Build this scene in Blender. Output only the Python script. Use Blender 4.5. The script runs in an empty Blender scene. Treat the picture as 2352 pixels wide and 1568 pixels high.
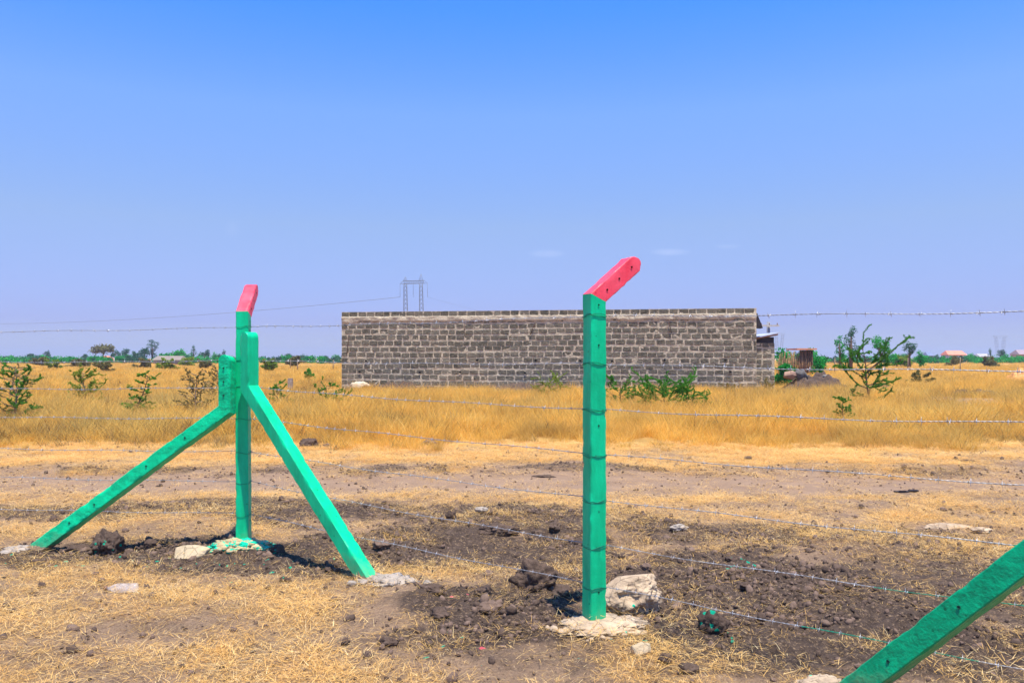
import bpy, bmesh, math, random
import numpy as np
from mathutils import Vector, Matrix, noise as mn
R = math.radians
random.seed(7); rng = np.random.default_rng(7)
S = bpy.context.scene
COL = S.collection

# ------------------------------------------------------------------ camera
EYE = 1.5; F = 1829.0; CX = 1176.0; HY = 822.0      # focal length and horizon, in units of a 2352 px wide picture
cd = bpy.data.cameras.new('camera'); cam = bpy.data.objects.new('camera', cd); COL.objects.link(cam)
cam.location = (0, 0, EYE); cam.rotation_euler = (R(90), 0, 0)
cd.sensor_width = 36; cd.lens = 36*F/2352; cd.shift_y = 38/2352; cd.clip_start = .05; cd.clip_end = 20000
S.camera = cam
S.render.resolution_x = 1024; S.render.resolution_y = 682

# ------------------------------------------------------------------ sky and sun
SUN_EL = R(76); SUN_DIR = Vector((.46, -.89, 0)).normalized()   # horizontal direction towards the sun
w = bpy.data.worlds.new('World'); S.world = w; w.use_nodes = True
nt = w.node_tree; nt.nodes.clear()
def N(t, typ, **kw):
    n = t.nodes.new(typ)
    for k, v in kw.items(): setattr(n, k, v)
    return n
def L(t, a, b): t.links.new(a, b)
out = N(nt, 'ShaderNodeOutputWorld'); bg = N(nt, 'ShaderNodeBackground'); bg.inputs[1].default_value = .1
sky = N(nt, 'ShaderNodeTexSky', sky_type='NISHITA'); sky.sun_disc = False
sky.sun_elevation = SUN_EL; sky.sun_rotation = math.atan2(SUN_DIR.x, SUN_DIR.y)
sky.altitude = 1600; sky.air_density = 1.0; sky.dust_density = 1.2; sky.ozone_density = 1.0
tc = N(nt, 'ShaderNodeTexCoord'); sp = N(nt, 'ShaderNodeSeparateXYZ'); L(nt, tc.outputs['Generated'], sp.inputs[0])
ramp = N(nt, 'ShaderNodeValToRGB'); L(nt, sp.outputs[2], ramp.inputs[0])
SKYTINT = [(0.0, (0.464, 0.478, 0.771)), (0.016, (0.464, 0.478, 0.771)), (0.044, (0.452, 0.438, 0.794)), (0.161, (0.771, 0.773, 0.933)), (0.29, (0.796, 1.034, 1.438)), (0.4, (0.365, 0.974, 1.84))]
el = ramp.color_ramp.elements
while len(el) < len(SKYTINT): el.new(.5)
for e, (p, c) in zip(el, SKYTINT): e.position = p; e.color = (*[v*.25 for v in c], 1)
mul = N(nt, 'ShaderNodeMix', data_type='RGBA', blend_type='MULTIPLY'); mul.inputs[0].default_value = 1
L(nt, sky.outputs[0], mul.inputs[6]); L(nt, ramp.outputs[0], mul.inputs[7])
sc2 = N(nt, 'ShaderNodeVectorMath', operation='SCALE'); sc2.inputs['Scale'].default_value = 4
L(nt, mul.outputs[2], sc2.inputs[0])
acc = sc2.outputs[0]
def wm(op, a, b=None):
    m = N(nt, 'ShaderNodeMath', operation=op)
    for i, q in enumerate((a, b)):
        if q is None: continue
        if hasattr(q, 'links'): L(nt, q, m.inputs[i])
        else: m.inputs[i].default_value = q
    return m.outputs[0]
cn = N(nt, 'ShaderNodeTexNoise'); cn.inputs['Scale'].default_value = 26; cn.inputs['Detail'].default_value = 6; L(nt, tc.outputs['Generated'], cn.inputs['Vector'])
px_ = wm('DIVIDE', sp.outputs[0], sp.outputs[1]); pz_ = wm('DIVIDE', sp.outputs[2], sp.outputs[1])
for (ca, cb, wx_, wz_, st_) in ((.044, .131, .024, .0055, .11), (.199, .133, .028, .005, .09), (-.352, .162, .010, .012, .03), (.27, .140, .02, .003, .05)):
    q = wm('ADD', wm('POWER', wm('ABSOLUTE', wm('DIVIDE', wm('SUBTRACT', px_, ca), wx_)), 2.0), wm('POWER', wm('ABSOLUTE', wm('DIVIDE', wm('SUBTRACT', pz_, cb), wz_)), 2.0))
    f = wm('MULTIPLY', wm('MULTIPLY', wm('MAXIMUM', wm('SUBTRACT', 1.0, q), 0.0), cn.outputs[0]), wm('GREATER_THAN', sp.outputs[1], 0.0))
    cm = N(nt, 'ShaderNodeMix', data_type='RGBA'); L(nt, wm('MULTIPLY', f, st_*1.8), cm.inputs[0]); L(nt, acc, cm.inputs[6]); cm.inputs[7].default_value = (7.5, 7.5, 8.5, 1); acc = cm.outputs[2]
L(nt, acc, bg.inputs[0]); L(nt, bg.outputs[0], out.inputs[0])
ld = bpy.data.lights.new('sun', 'SUN'); ld.energy = 4.4; ld.angle = R(.53); ld.color = (1, .93, .80)
lo = bpy.data.objects.new('sun', ld); COL.objects.link(lo)
sd = (SUN_DIR*math.cos(SUN_EL) + Vector((0, 0, math.sin(SUN_EL))))
lo.rotation_euler = sd.to_track_quat('Z', 'Y').to_euler(); lo.location = (3, -4, 12)
S.view_settings.view_transform = 'Standard'; S.view_settings.look = 'None'
S.view_settings.exposure = .8; S.view_settings.gamma = 1

# ------------------------------------------------------------------ helpers
def at(xp, yp, d):            # real-world point seen at that picture position at distance d
    return Vector(((xp-CX)*d/F, d, EYE-(yp-HY)*d/F))
def gd(yp): return EYE*F/(yp-HY)          # distance of flat ground seen at picture row
def gp(xp, yp):
    d = gd(yp); return ((xp-CX)*d/F, d)
def tag(o, label=None, cat=None, group=None, kind=None):
    if label: o['label'] = label
    if cat: o['category'] = cat
    if group: o['group'] = group
    if kind: o['kind'] = kind
    return o
def empty(name, loc, label, cat, group=None, rz=0):
    o = bpy.data.objects.new(name, None); COL.objects.link(o); o.location = loc; o.rotation_euler.z = rz
    o.empty_display_size = .1
    return tag(o, label, cat, group)
def link(name, me, parent=None, world=True):
    o = bpy.data.objects.new(name, me); COL.objects.link(o)
    if parent is not None:
        o.parent = parent
        if world:
            m = Matrix.Translation(parent.location) @ Matrix.Rotation(parent.rotation_euler.z, 4, 'Z')
            o.matrix_parent_inverse = m.inverted()
    return o
class MB:
    def __init__(s): s.v = []; s.f = []; s.m = []; s.sm = []
    def add(s, vs, fs, mi=0, smooth=False):
        b = len(s.v); s.v += [tuple(v) for v in vs]
        for f in fs: s.f.append(tuple(b+i for i in f)); s.m.append(mi); s.sm.append(smooth)
    def box(s, x0, x1, y0, y1, z0, z1, mi=0, M=None):
        vs = [Vector((x, y, z)) for z in (z0, z1) for y in (y0, y1) for x in (x0, x1)]
        if M is not None: vs = [M @ v for v in vs]
        s.add(vs, [(0, 2, 3, 1), (4, 5, 7, 6), (0, 1, 5, 4), (2, 6, 7, 3), (0, 4, 6, 2), (1, 3, 7, 5)], mi)
    def tube(s, pts, rad, n=6, mi=0, cap=True):
        pts = [Vector(p) for p in pts]; k = len(pts)
        rads = rad if hasattr(rad, '__len__') else [rad]*k
        vs = []; up = None
        for i, p in enumerate(pts):
            t = (pts[min(i+1, k-1)]-pts[max(i-1, 0)])
            if t.length < 1e-9: t = Vector((0, 0, 1))
            t.normalize()
            if up is None: up = Vector((0, 0, 1)) if abs(t.z) < .9 else Vector((1, 0, 0))
            u = t.cross(up); u.normalize(); v = u.cross(t); v.normalize(); up = v
            for j in range(n):
                a = 2*math.pi*j/n; vs.append(p+(u*math.cos(a)+v*math.sin(a))*rads[i])
        fs = [(i*n+j, i*n+(j+1) % n, (i+1)*n+(j+1) % n, (i+1)*n+j) for i in range(k-1) for j in range(n)]
        if cap: fs += [tuple(range(n))[::-1], tuple((k-1)*n+j for j in range(n))]
        s.add(vs, fs, mi, True)
    def mesh(s, name, mats):
        me = bpy.data.meshes.new(name); me.from_pydata(s.v, [], s.f)
        for m in (mats if isinstance(mats, (list, tuple)) else [mats]): me.materials.append(m)
        me.polygons.foreach_set('material_index', s.m); me.polygons.foreach_set('use_smooth', s.sm)
        me.update(); return me
    def obj(s, name, mats, parent=None): return link(name, s.mesh(name, mats), parent)
def smooth(o):
    o.data.polygons.foreach_set('use_smooth', [True]*len(o.data.polygons)); return o

# 2-D value noise for the terrain
def _h(ix, iy, s):
    n = (ix.astype(np.int64)*374761393 + iy.astype(np.int64)*668265263 + s*1442695041) & 0xffffffff
    n = ((n ^ (n >> 13))*1274126177) & 0xffffffff
    n = ((n ^ (n >> 16))*2246822519) & 0xffffffff
    return ((n ^ (n >> 15)) & 0xffffff)/float(0xffffff)
def vn(x, y, f, s=0):
    x = np.asarray(x, float)*f; y = np.asarray(y, float)*f
    ix = np.floor(x); iy = np.floor(y); u = x-ix; v = y-iy
    u = u*u*(3-2*u); v = v*v*(3-2*v)
    a = _h(ix, iy, s); b = _h(ix+1, iy, s); c = _h(ix, iy+1, s); d = _h(ix+1, iy+1, s)
    return (a*(1-u)+b*u)*(1-v)+(c*(1-u)+d*u)*v
def fbm(x, y, f, o=4, s=0, g=.5):
    t = 0; a = 1; n = 0
    for i in range(o): t = t+a*vn(x, y, f*2.03**i, s+i*17); n += a; a *= g
    return t/n
def sst(x, a, b):
    t = np.clip((x-a)/(b-a), 0, 1); return t*t*(3-2*t)

# ------------------------------------------------------------------ materials
def newmat(name):
    m = bpy.data.materials.new(name); m.use_nodes = True; t = m.node_tree; t.nodes.clear()
    o = N(t, 'ShaderNodeOutputMaterial'); b = N(t, 'ShaderNodeBsdfPrincipled'); L(t, b.outputs[0], o.inputs[0])
    return m, t, b
def rampn(t, fac, stops, interp='LINEAR'):
    r = N(t, 'ShaderNodeValToRGB'); r.color_ramp.interpolation = interp; e = r.color_ramp.elements
    while len(e) < len(stops): e.new(.5)
    for q, (p, c) in zip(e, stops): q.position = p; q.color = (*c, 1) if hasattr(c, '__len__') else (c, c, c, 1)
    L(t, fac, r.inputs[0]); return r.outputs[0]
def noisen(t, scale, detail=4, rough=.55, coord='Object', vec=None, dist=0):
    if vec is None:
        tcn = N(t, 'ShaderNodeTexCoord'); vec = tcn.outputs[coord]
    n = N(t, 'ShaderNodeTexNoise'); n.inputs['Scale'].default_value = scale; n.inputs['Detail'].default_value = detail
    n.inputs['Roughness'].default_value = rough; n.inputs['Distortion'].default_value = dist
    L(t, vec, n.inputs['Vector']); return n.outputs[0]
def mixc(t, fac, a, b, mode='MIX'):
    m = N(t, 'ShaderNodeMix', data_type='RGBA', blend_type=mode)
    if hasattr(fac, 'links'): L(t, fac, m.inputs[0])
    else: m.inputs[0].default_value = fac
    for s, i in ((a, 6), (b, 7)):
        if hasattr(s, 'links'): L(t, s, m.inputs[i])
        else: m.inputs[i].default_value = (*s, 1)
    return m.outputs[2]
def mathn(t, op, a, b=None, c=None):
    m = N(t, 'ShaderNodeMath', operation=op)
    for i, s in enumerate((a, b, c)):
        if s is None: continue
        if hasattr(s, 'links'): L(t, s, m.inputs[i])
        else: m.inputs[i].default_value = s
    return m.outputs[0]
def bump(t, b, h, strength=.5, dist=.01):
    n = N(t, 'ShaderNodeBump'); n.inputs['Strength'].default_value = strength; n.inputs['Distance'].default_value = dist
    L(t, h, n.inputs['Height']); L(t, n.outputs[0], b.inputs['Normal'])
def simple(name, c1, c2, scale=5, rough=.85, bs=0, bd=.01, metal=0, stops=(.35, .65), spec=.3, detail=5):
    m, t, b = newmat(name); n = noisen(t, scale, detail)
    L(t, rampn(t, n, [(stops[0], c1), (stops[1], c2)]), b.inputs['Base Color'])
    b.inputs['Roughness'].default_value = rough; b.inputs['Metallic'].default_value = metal
    b.inputs['Specular IOR Level'].default_value = spec
    if bs: bump(t, b, noisen(t, scale*4, 6), bs, bd)
    return m
def flecks(t, base, col, vec, scale, size, mask):
    """thick drops of spilt paint: irregular voronoi spots where the mask allows"""
    nz = N(t, 'ShaderNodeTexNoise'); nz.inputs['Scale'].default_value = scale*1.7; L(t, vec, nz.inputs['Vector'])
    ad = N(t, 'ShaderNodeVectorMath', operation='MULTIPLY_ADD')
    L(t, nz.outputs[1], ad.inputs[0]); ad.inputs[1].default_value = (.5/scale,)*3; L(t, vec, ad.inputs[2])
    v = N(t, 'ShaderNodeTexVoronoi'); v.inputs['Scale'].default_value = scale; L(t, ad.outputs[0], v.inputs['Vector'])
    s = N(t, 'ShaderNodeSeparateColor'); L(t, v.outputs['Color'], s.inputs[0])
    sz = mathn(t, 'MULTIPLY', mathn(t, 'POWER', s.outputs[0], 2.0), size)
    on = mathn(t, 'LESS_THAN', v.outputs['Distance'], sz)
    sel = mathn(t, 'LESS_THAN', s.outputs[1], mask)
    return mixc(t, mathn(t, 'MULTIPLY', on, sel), base, col)

GREEN = (.0004, .62, .28); GREEN_D = (.0003, .44, .19)
REDC = (.95, .10, .145)
def paint(name, c1, c2, rough=.42, bs=.25, lump=.5):
    m, t, b = newmat(name)
    tcn = N(t, 'ShaderNodeTexCoord'); mpn = N(t, 'ShaderNodeMapping'); mpn.inputs['Scale'].default_value = (1, 1, .22); L(t, tcn.outputs['Object'], mpn.inputs[0])
    n = noisen(t, 9, 7, .65, vec=mpn.outputs[0]); base = rampn(t, n, [(.34, c2), (.62, c1)])
    base = mixc(t, rampn(t, noisen(t, 60, 5, .7, vec=mpn.outputs[0]), [(.56, 0.), (.72, .35)]), base, tuple(min(1, q*1.25+.02) for q in c1))
    sz = N(t, 'ShaderNodeSeparateXYZ'); L(t, tcn.outputs['Object'], sz.inputs[0])
    low = mathn(t, 'SUBTRACT', mathn(t, 'MULTIPLY', noisen(t, 14, 5, .65), .42), sz.outputs[2])
    base = mixc(t, rampn(t, low, [(.06, 0.), (.2, .35)]), base, (.22, .20, .10))
    base = mixc(t, rampn(t, mathn(t, 'SUBTRACT', mathn(t, 'MULTIPLY', noisen(t, 9, 3, .6), .22), sz.outputs[2]), [(.065, 0.), (.072, 1.)]), base, (.36, .26, .16))
    # sunken pits in a much darker tone of the paint
    v = N(t, 'ShaderNodeTexVoronoi'); v.inputs['Scale'].default_value = 26; tcn = N(t, 'ShaderNodeTexCoord'); L(t, tcn.outputs['Object'], v.inputs['Vector'])
    s = N(t, 'ShaderNodeSeparateColor'); L(t, v.outputs['Color'], s.inputs[0])
    pit = mathn(t, 'LESS_THAN', v.outputs['Distance'], mathn(t, 'MULTIPLY', mathn(t, 'GREATER_THAN', s.outputs[0], 0.87), .16))
    base = mixc(t, mathn(t, 'MULTIPLY', pit, .55), base, tuple(c*.25 for c in c2))
    L(t, base, b.inputs['Base Color']); b.inputs['Roughness'].default_value = rough
    b.inputs['Specular IOR Level'].default_value = .22
    h = mathn(t, 'ADD', mathn(t, 'MULTIPLY', noisen(t, 14, 4), lump), mathn(t, 'MULTIPLY', noisen(t, 90, 3), .12))
    h = mathn(t, 'SUBTRACT', h, mathn(t, 'MULTIPLY', pit, .5))
    bump(t, b, h, bs, .02); return m
M_green = paint('green paint on smooth concrete', GREEN, GREEN_D)
M_rough = paint('green paint on rough concrete', GREEN, GREEN_D, .4, .8, .9)
M_red = paint('red paint on concrete', REDC, (.85, .045, .075), .38, .3)
M_holered_shade = simple('hole shade in red paint', (.10, .004, .008), (.05, .002, .004), 20)
M_hole_shade = simple('bolt hole shade', (.003, .06, .04), (.002, .04, .03), 20)
M_wire = simple('galvanised wire', (.50, .50, .50), (.26, .26, .27), 40, .45, metal=.5)
M_barb = simple('bright galvanised barb', (.62, .62, .63), (.4, .4, .42), 40, .3, metal=.5)
M_wire_green = simple('paint splashed wire', (.0, .30, .18), (.01, .2, .12), 40, .4)
M_tie = simple('green painted binding wire', (.002, .13, .085), (.001, .08, .05), 40, .5)

# cement with drops of paint
def cement(name, c1, c2, amount, scale=40, pk=(.004, .5, .3)):
    m, t, b = newmat(name); tcn = N(t, 'ShaderNodeTexCoord')
    base = rampn(t, noisen(t, 9, 8, .65), [(.3, c2), (.62, c1)])
    cr = N(t, 'ShaderNodeTexVoronoi', feature='DISTANCE_TO_EDGE'); cr.inputs['Scale'].default_value = 9
    nz = noisen(t, 6, 4); L(t, tcn.outputs['Object'], cr.inputs['Vector'])
    crack = mathn(t, 'LESS_THAN', cr.outputs[0], mathn(t, 'MULTIPLY', nz, .03))
    base = mixc(t, mathn(t, 'MULTIPLY', crack, .6), base, tuple(c*.35 for c in c2))
    if amount: base = flecks(t, base, pk, tcn.outputs['Object'], scale, 1.5 if amount > .6 else .55, amount)
    L(t, base, b.inputs['Base Color']); b.inputs['Roughness'].default_value = .9; b.inputs['Specular IOR Level'].default_value = .15
    bump(t, b, mathn(t, 'SUBTRACT', noisen(t, 30, 8, .7), mathn(t, 'MULTIPLY', crack, .4)), .7, .02); return m
M_foot = cement('pale cement', (.56, .43, .29), (.34, .25, .17), .1)
M_footgreen = cement('cement splashed with green paint', (.55, .44, .24), (.34, .26, .15), 1.5, 30)
M_footgrey = cement('grey white cement', (.44, .37, .30), (.25, .21, .17), .02)
M_lime = cement('pale limestone', (.58, .44, .29), (.30, .21, .14), .03)
M_slab = cement('cream stone slab', (.56, .44, .28), (.40, .31, .19), .14, 26)
def soilmat(name, c1, c2, pk=None, amt=.0, scale=30):
    m, t, b = newmat(name); tcn = N(t, 'ShaderNodeTexCoord')
    base = rampn(t, noisen(t, 22, 8, .7), [(.3, c2), (.65, c1)])
    if pk: base = flecks(t, base, pk, tcn.outputs['Object'], scale, .6, amt)
    L(t, base, b.inputs['Base Color']); b.inputs['Roughness'].default_value = .95; b.inputs['Specular IOR Level'].default_value = .1
    bump(t, b, noisen(t, 55, 8, .7), .8, .02); return m
M_clod = soilmat('dark clay clod', (.15, .102, .076), (.06, .041, .031))
M_clodg = soilmat('clay clod with green paint', (.13, .09, .068), (.055, .037, .03), (.004, .30, .18), .30, 34)
M_clodl = soilmat('dry brown clay', (.23, .155, .115), (.13, .088, .066))
M_mound = soilmat('heap of grey brown earth', (.15, .105, .08), (.05, .035, .028))

# straw and grass: colour from a per-blade value and from the tuft
def strawmat(name, stops, rnd=.35, transl=.3, patch=None):
    m, t, b = newmat(name)
    a = N(t, 'ShaderNodeAttribute', attribute_name='tint'); oi = N(t, 'ShaderNodeObjectInfo')
    f = mathn(t, 'ADD', mathn(t, 'MULTIPLY', a.outputs['Fac'], 1-rnd), mathn(t, 'MULTIPLY', oi.outputs['Random'], rnd))
    c = rampn(t, f, stops)
    if patch:
        ge = N(t, 'ShaderNodeNewGeometry'); pn = noisen(t, .55, 6, .65, vec=ge.outputs['Position'], dist=.6)
        c = mixc(t, rampn(t, pn, [(.42, 0.), (.62, .65)]), c, patch)
        pn = noisen(t, .16, 4, .6, vec=ge.outputs['Position'])
        c = mixc(t, rampn(t, pn, [(.5, 0.), (.7, .5)]), c, (.60, .52, .20))
    L(t, c, b.inputs['Base Color']); b.inputs['Roughness'].default_value = .7; b.inputs['Specular IOR Level'].default_value = .2
    tr = N(t, 'ShaderNodeBsdfTranslucent'); L(t, c, tr.inputs[0]); mx = N(t, 'ShaderNodeMixShader'); mx.inputs[0].default_value = transl
    o = [n for n in t.nodes if n.type == 'OUTPUT_MATERIAL'][0]
    L(t, b.outputs[0], mx.inputs[1]); L(t, tr.outputs[0], mx.inputs[2]); L(t, mx.outputs[0], o.inputs[0]); return m
M_straw = strawmat('dry straw', [(.0, (.34, .19, .065)), (.25, (.68, .40, .12)), (.6, (.96, .61, .20)), (1, (1, .82, .46))], .35, .4)
M_grass = strawmat('tall golden grass', [(.0, (.30, .185, .05)), (.25, (.72, .42, .08)), (.6, (.98, .60, .10)), (1, (1, .76, .27))], .35, .5, (.42, .25, .07))
M_weed = strawmat('brown dried weeds', [(.0, (.12, .075, .035)), (.5, (.24, .15, .06)), (1, (.36, .30, .10))], .5, .3)
M_leafg = strawmat('acacia leaves', [(.0, (.03, .13, .012)), (.5, (.06, .27, .02)), (1, (.15, .42, .035))], .2, .45)
M_leafy = strawmat('yellow green leaves', [(.0, (.10, .15, .02)), (.5, (.22, .34, .03)), (1, (.40, .48, .07))], .2, .45)
M_leafd = strawmat('far dark green leaves', [(.0, (.012, .06, .028)), (.5, (.022, .11, .045)), (1, (.04, .16, .06))], .2, .15)
M_leafb = strawmat('far bright green leaves', [(.0, (.006, .16, .025)), (.5, (.012, .30, .04)), (1, (.04, .42, .05))], .2, .35)
M_leaft = strawmat('dull olive leaves', [(.0, (.10, .09, .03)), (.5, (.18, .17, .05)), (1, (.30, .27, .09))], .2, .4)
M_bark = simple('grey brown bark', (.14, .095, .06), (.075, .05, .035), 12)
M_barkp = simple('pale twigs', (.30, .21, .13), (.16, .11, .07), 12)

# ------------------------------------------------------------------ the ground
def blob(x, y, cx, cy, rx, ry, soft=.55, s=3):
    """soft-edged patch of ground; centre and radii given as picture position of the patch"""
    X, Y = gp(cx, cy); Rx = rx*Y/F; Y1 = gd(cy-ry); Y0 = gd(cy+ry); Ry = (Y1-Y0)/2; Yc = (Y1+Y0)/2
    q = np.sqrt(((x-X)/Rx)**2+((y-Yc)/Ry)**2)+(fbm(x, y, 2.2, 4, s)-.5)*1.3
    return 1-sst(q, 1-soft, 1+soft)
DARK = [(1180, 1440, 230, 85, 1.0), (1100, 1252, 330, 46, .95), (1720, 1345, 460, 92, 1.0), (1900, 1450, 460, 100, .95), (2250, 1360, 300, 110, .6), (2150, 1500, 300, 80, .65),
        (300, 1270, 250, 34, .95), (720, 1268, 170, 32, .9), (300, 1172, 420, 22, .7), (760, 1180, 330, 30, .8), (1200, 1190, 260, 34, .85), (1270, 1355, 100, 44, .95), (1800, 1230, 480, 34, .6), (2200, 1270, 260, 34, .55),
        (560, 1300, 260, 24, .8), (1650, 1450, 120, 50, .7), (1020, 1385, 120, 34, .85), (1480, 1400, 90, 50, .6), (1500, 1215, 160, 26, .7),
        (1250, 1520, 260, 30, .4), (1750, 1545, 260, 26, .55), (100, 1500, 200, 30, .3), (880, 1262, 120, 26, .8)]
BARE = [(1180, 1440, 200, 70, 1.2), (1180, 1255, 210, 36, 1.2), (1700, 1335, 420, 80, .95), (1850, 1440, 360, 80, .9), (2250, 1400, 260, 110, .7),
        (300, 1272, 210, 22, 1.0), (720, 1268, 130, 24, .9), (1150, 1520, 260, 30, .6), (100, 1490, 260, 40, .45), (560, 1308, 220, 18, .8), (700, 1180, 400, 22, .45),
        (2200, 910, 200, 14, .0)]
STRAW = [(400, 1325, 420, 24, .75), (820, 1400, 190, 40, .8), (1030, 1300, 150, 34, 1.1), (640, 1228, 80, 24, 1.0), (1300, 1340, 60, 26, .8), (1640, 1520, 160, 34, .9),
         (1800, 1530, 90, 26, .8), (1500, 1460, 120, 22, .5), (300, 1400, 380, 50, .4), (860, 1480, 200, 50, .55), (500, 1480, 260, 50, .35), (450, 1540, 480, 30, .4), (1900, 1190, 480, 40, .55), (1500, 1190, 170, 40, .5),
         (2100, 1260, 260, 30, .45), (200, 1215, 220, 16, .5), (1180, 1185, 260, 16, .55), (100, 1150, 230, 14, .4), (2000, 1560, 330, 20, .3), (1350, 1395, 60, 26, .5), (1250, 1545, 240, 20, .35), (60, 1300, 80, 16, .5)]
def rowof(y): return HY+EYE*F/np.maximum(y, .3)
def maps(x, y):
    x = np.asarray(x, float); y = np.asarray(y, float)
    wob = (fbm(x, y*0, .35, 3, 5)-.5)*.8+(fbm(x, y, 1.3, 3, 9)-.5)*.5
    yy = y+wob
    near = 1-sst(yy, 12.2, 13.2)
    yr = y+(fbm(x, y*0, .35, 3, 5)-.5)*.45
    road = sst(yr+(fbm(x, y, 1.5, 4, 66)-.5)*1.0, 8.5, 9.4)*(1-sst(yr+(fbm(x, y, 1.5, 4, 67)-.5)*.5, 10.0, 10.5))
    verge = sst(yy, 10.8, 11.3)
    dark = np.zeros_like(x); bare = np.zeros_like(x); st = np.zeros_like(x)
    for i, (a, b, c, d, s) in enumerate(DARK): dark = np.maximum(dark, blob(x, y, a, b, c, d, s=20+i)*s)
    for i, (a, b, c, d, s) in enumerate(BARE): bare = np.maximum(bare, blob(x, y, a, b, c, d, s=60+i)*s)
    for i, (a, b, c, d, s) in enumerate(STRAW): st = np.maximum(st, blob(x, y, a, b, c, d, .8, s=90+i)*s)
    st = np.maximum(st, .42*(y < 8.8))
    st = st*(1-np.clip(bare, 0, 1)*.93)*(1-road*.9)*(1-.62*np.clip(dark, 0, 1))
    ledge = sst(yy, 10.1, 10.3)*(1-sst(yy, 10.75, 11.0))
    st = np.maximum(st*(yy < 10.1), verge*.95)
    st = np.maximum(st, .5*ledge*(fbm(x, y, 1.1, 3, 4) > .5))
    tuftn = fbm(x, y, 1.6, 4, 31)
    st = st*np.clip((tuftn-.28)*3.2, 0.05, 1.25)
    dark = np.maximum(dark*near*(1-road), ledge*.55*np.clip((fbm(x, y, 1.6, 4, 8)-.46)*6, 0, 1))  # ledge term paints the shaded edge of the raised bank dark
    P_ = blob(x, y, 2235, 922, 170, 15, .4, 7)
    dark = np.maximum(dark, P_*.25); st = st*(1-.7*P_)
    return dict(road=road, dark=np.clip(dark, 0, 1), straw=np.clip(st, 0, 1), field=(1-near)*(1-P_), ledge=ledge, verge=verge)
def height(x, y, m=None):
    x = np.asarray(x, float); y = np.asarray(y, float)
    if m is None: m = maps(x, y)
    near = 1-sst(y, 12, 18)
    rough = .25+.75*m['dark']; rough = rough*(1-.85*m['road'])
    h = (fbm(x, y, .35, 3, 1)-.5)*.10*(1-sst(y, 60, 200))
    h = h+near*((fbm(x, y, 1.7, 3, 2)-.5)*.055 + rough*((fbm(x, y, 7, 4, 3, .65)-.5)*.09) + rough*np.abs(fbm(x, y, 9, 4, 13, .65)-.5)*.13)
    # shallow dug step beyond the fence, raised far verge of the track
    h = h-.07*blob(x, y, 1190, 1262, 300, 46, .25, 44)*near
    h = h+.035*sst(y+(fbm(x, y, 1.2, 3, 6)-.5)*.6, 10.35, 10.7)*(1-sst(y, 13, 20))-.02*m['road']
    h = h+m['verge']*near*(fbm(x, y, 4, 3, 12)-.5)*.05
    return h-.0
def hz(x, y): return float(height(np.array([x]), np.array([y]))[0])

def axis(core0, core1, step, far0, far1, grow):
    a = list(np.arange(core0, core1, step)); s = step; p = a[-1]
    while p < far1: s *= grow; p += s; a.append(p)
    s = step; p = a[0]; b = []
    while p > far0: s *= grow; p -= s; b.append(p)
    return np.array(b[::-1]+a)
gx = axis(-5.2, 5.2, .026, -3500, 3500, 1.06); gy = axis(3.2, 13, .026, -60, 4000, 1.05)
Xg, Yg = np.meshgrid(gx, gy); mp = maps(Xg, Yg); Zg = height(Xg, Yg, mp)
nx, ny = len(gx), len(gy)
me = bpy.data.meshes.new('ground')
co = np.stack([Xg, Yg, Zg], -1).reshape(-1, 3)
idx = np.arange(nx*ny).reshape(ny, nx)
fc = np.stack([idx[:-1, :-1], idx[:-1, 1:], idx[1:, 1:], idx[1:, :-1]], -1).reshape(-1, 4)
me.vertices.add(len(co)); me.vertices.foreach_set('co', co.ravel())
me.loops.add(fc.size); me.loops.foreach_set('vertex_index', fc.ravel().astype(np.int32))
me.polygons.add(len(fc)); me.polygons.foreach_set('loop_start', np.arange(0, fc.size, 4, dtype=np.int32))
me.update(calc_edges=True); me.validate()
me.polygons.foreach_set('use_smooth', np.ones(len(fc), bool))
pg = np.zeros_like(Xg); pp = np.zeros_like(Xg)
for a, b, c, d, s in ((560, 1290, 70, 30, .55), (400, 1285, 300, 22, .30), (1170, 1490, 240, 40, .12), (1440, 1470, 150, 50, .14), (1690, 1300, 50, 12, .9), (250, 1290, 100, 20, .3), (640, 1300, 120, 20, .15), (1930, 1510, 120, 30, .08)):
    pg = np.maximum(pg, blob(Xg, Yg, a, b, c, d, .5, 70)*s)
pp = np.maximum(blob(Xg, Yg, 1085, 1500, 40, 30, .3, 71)*.28, blob(Xg, Yg, 1050, 1380, 30, 14, .3, 72)*.15)
for k, arr in (('dark', mp['dark']), ('straw', mp['straw']), ('road', mp['road']), ('field', mp['field']), ('paintg', pg), ('paintp', pp)):
    at_ = me.attributes.new(k, 'FLOAT', 'POINT'); at_.data.foreach_set('value', arr.ravel().astype(np.float32))
gm, t, b = newmat('dry savanna soil')
def attr(t, n): return N(t, 'ShaderNodeAttribute', attribute_name=n).outputs['Fac']
light = rampn(t, noisen(t, 3.5, 8, .65), [(.3, (.22, .145, .095)), (.62, (.42, .275, .17))])
darkc = rampn(t, noisen(t, 16, 8, .7), [(.3, (.045, .031, .024)), (.65, (.15, .104, .078))])
strc = rampn(t, noisen(t, 9, 8, .7), [(.3, (.33, .20, .10)), (.65, (.60, .38, .16))])
fldc = rampn(t, noisen(t, .35, 8, .65), [(.3, (.36, .21, .065)), (.65, (.62, .37, .11))])
c = mixc(t, mathn(t, 'MULTIPLY', attr(t, 'straw'), .6), light, strc)
dk = mathn(t, 'ADD', attr(t, 'dark'), mathn(t, 'MULTIPLY', mathn(t, 'SUBTRACT', noisen(t, 7, 6, .7), .5), .9))
c = mixc(t, rampn(t, dk, [(.28, 0.), (.62, 1.)]), c, darkc)
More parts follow.
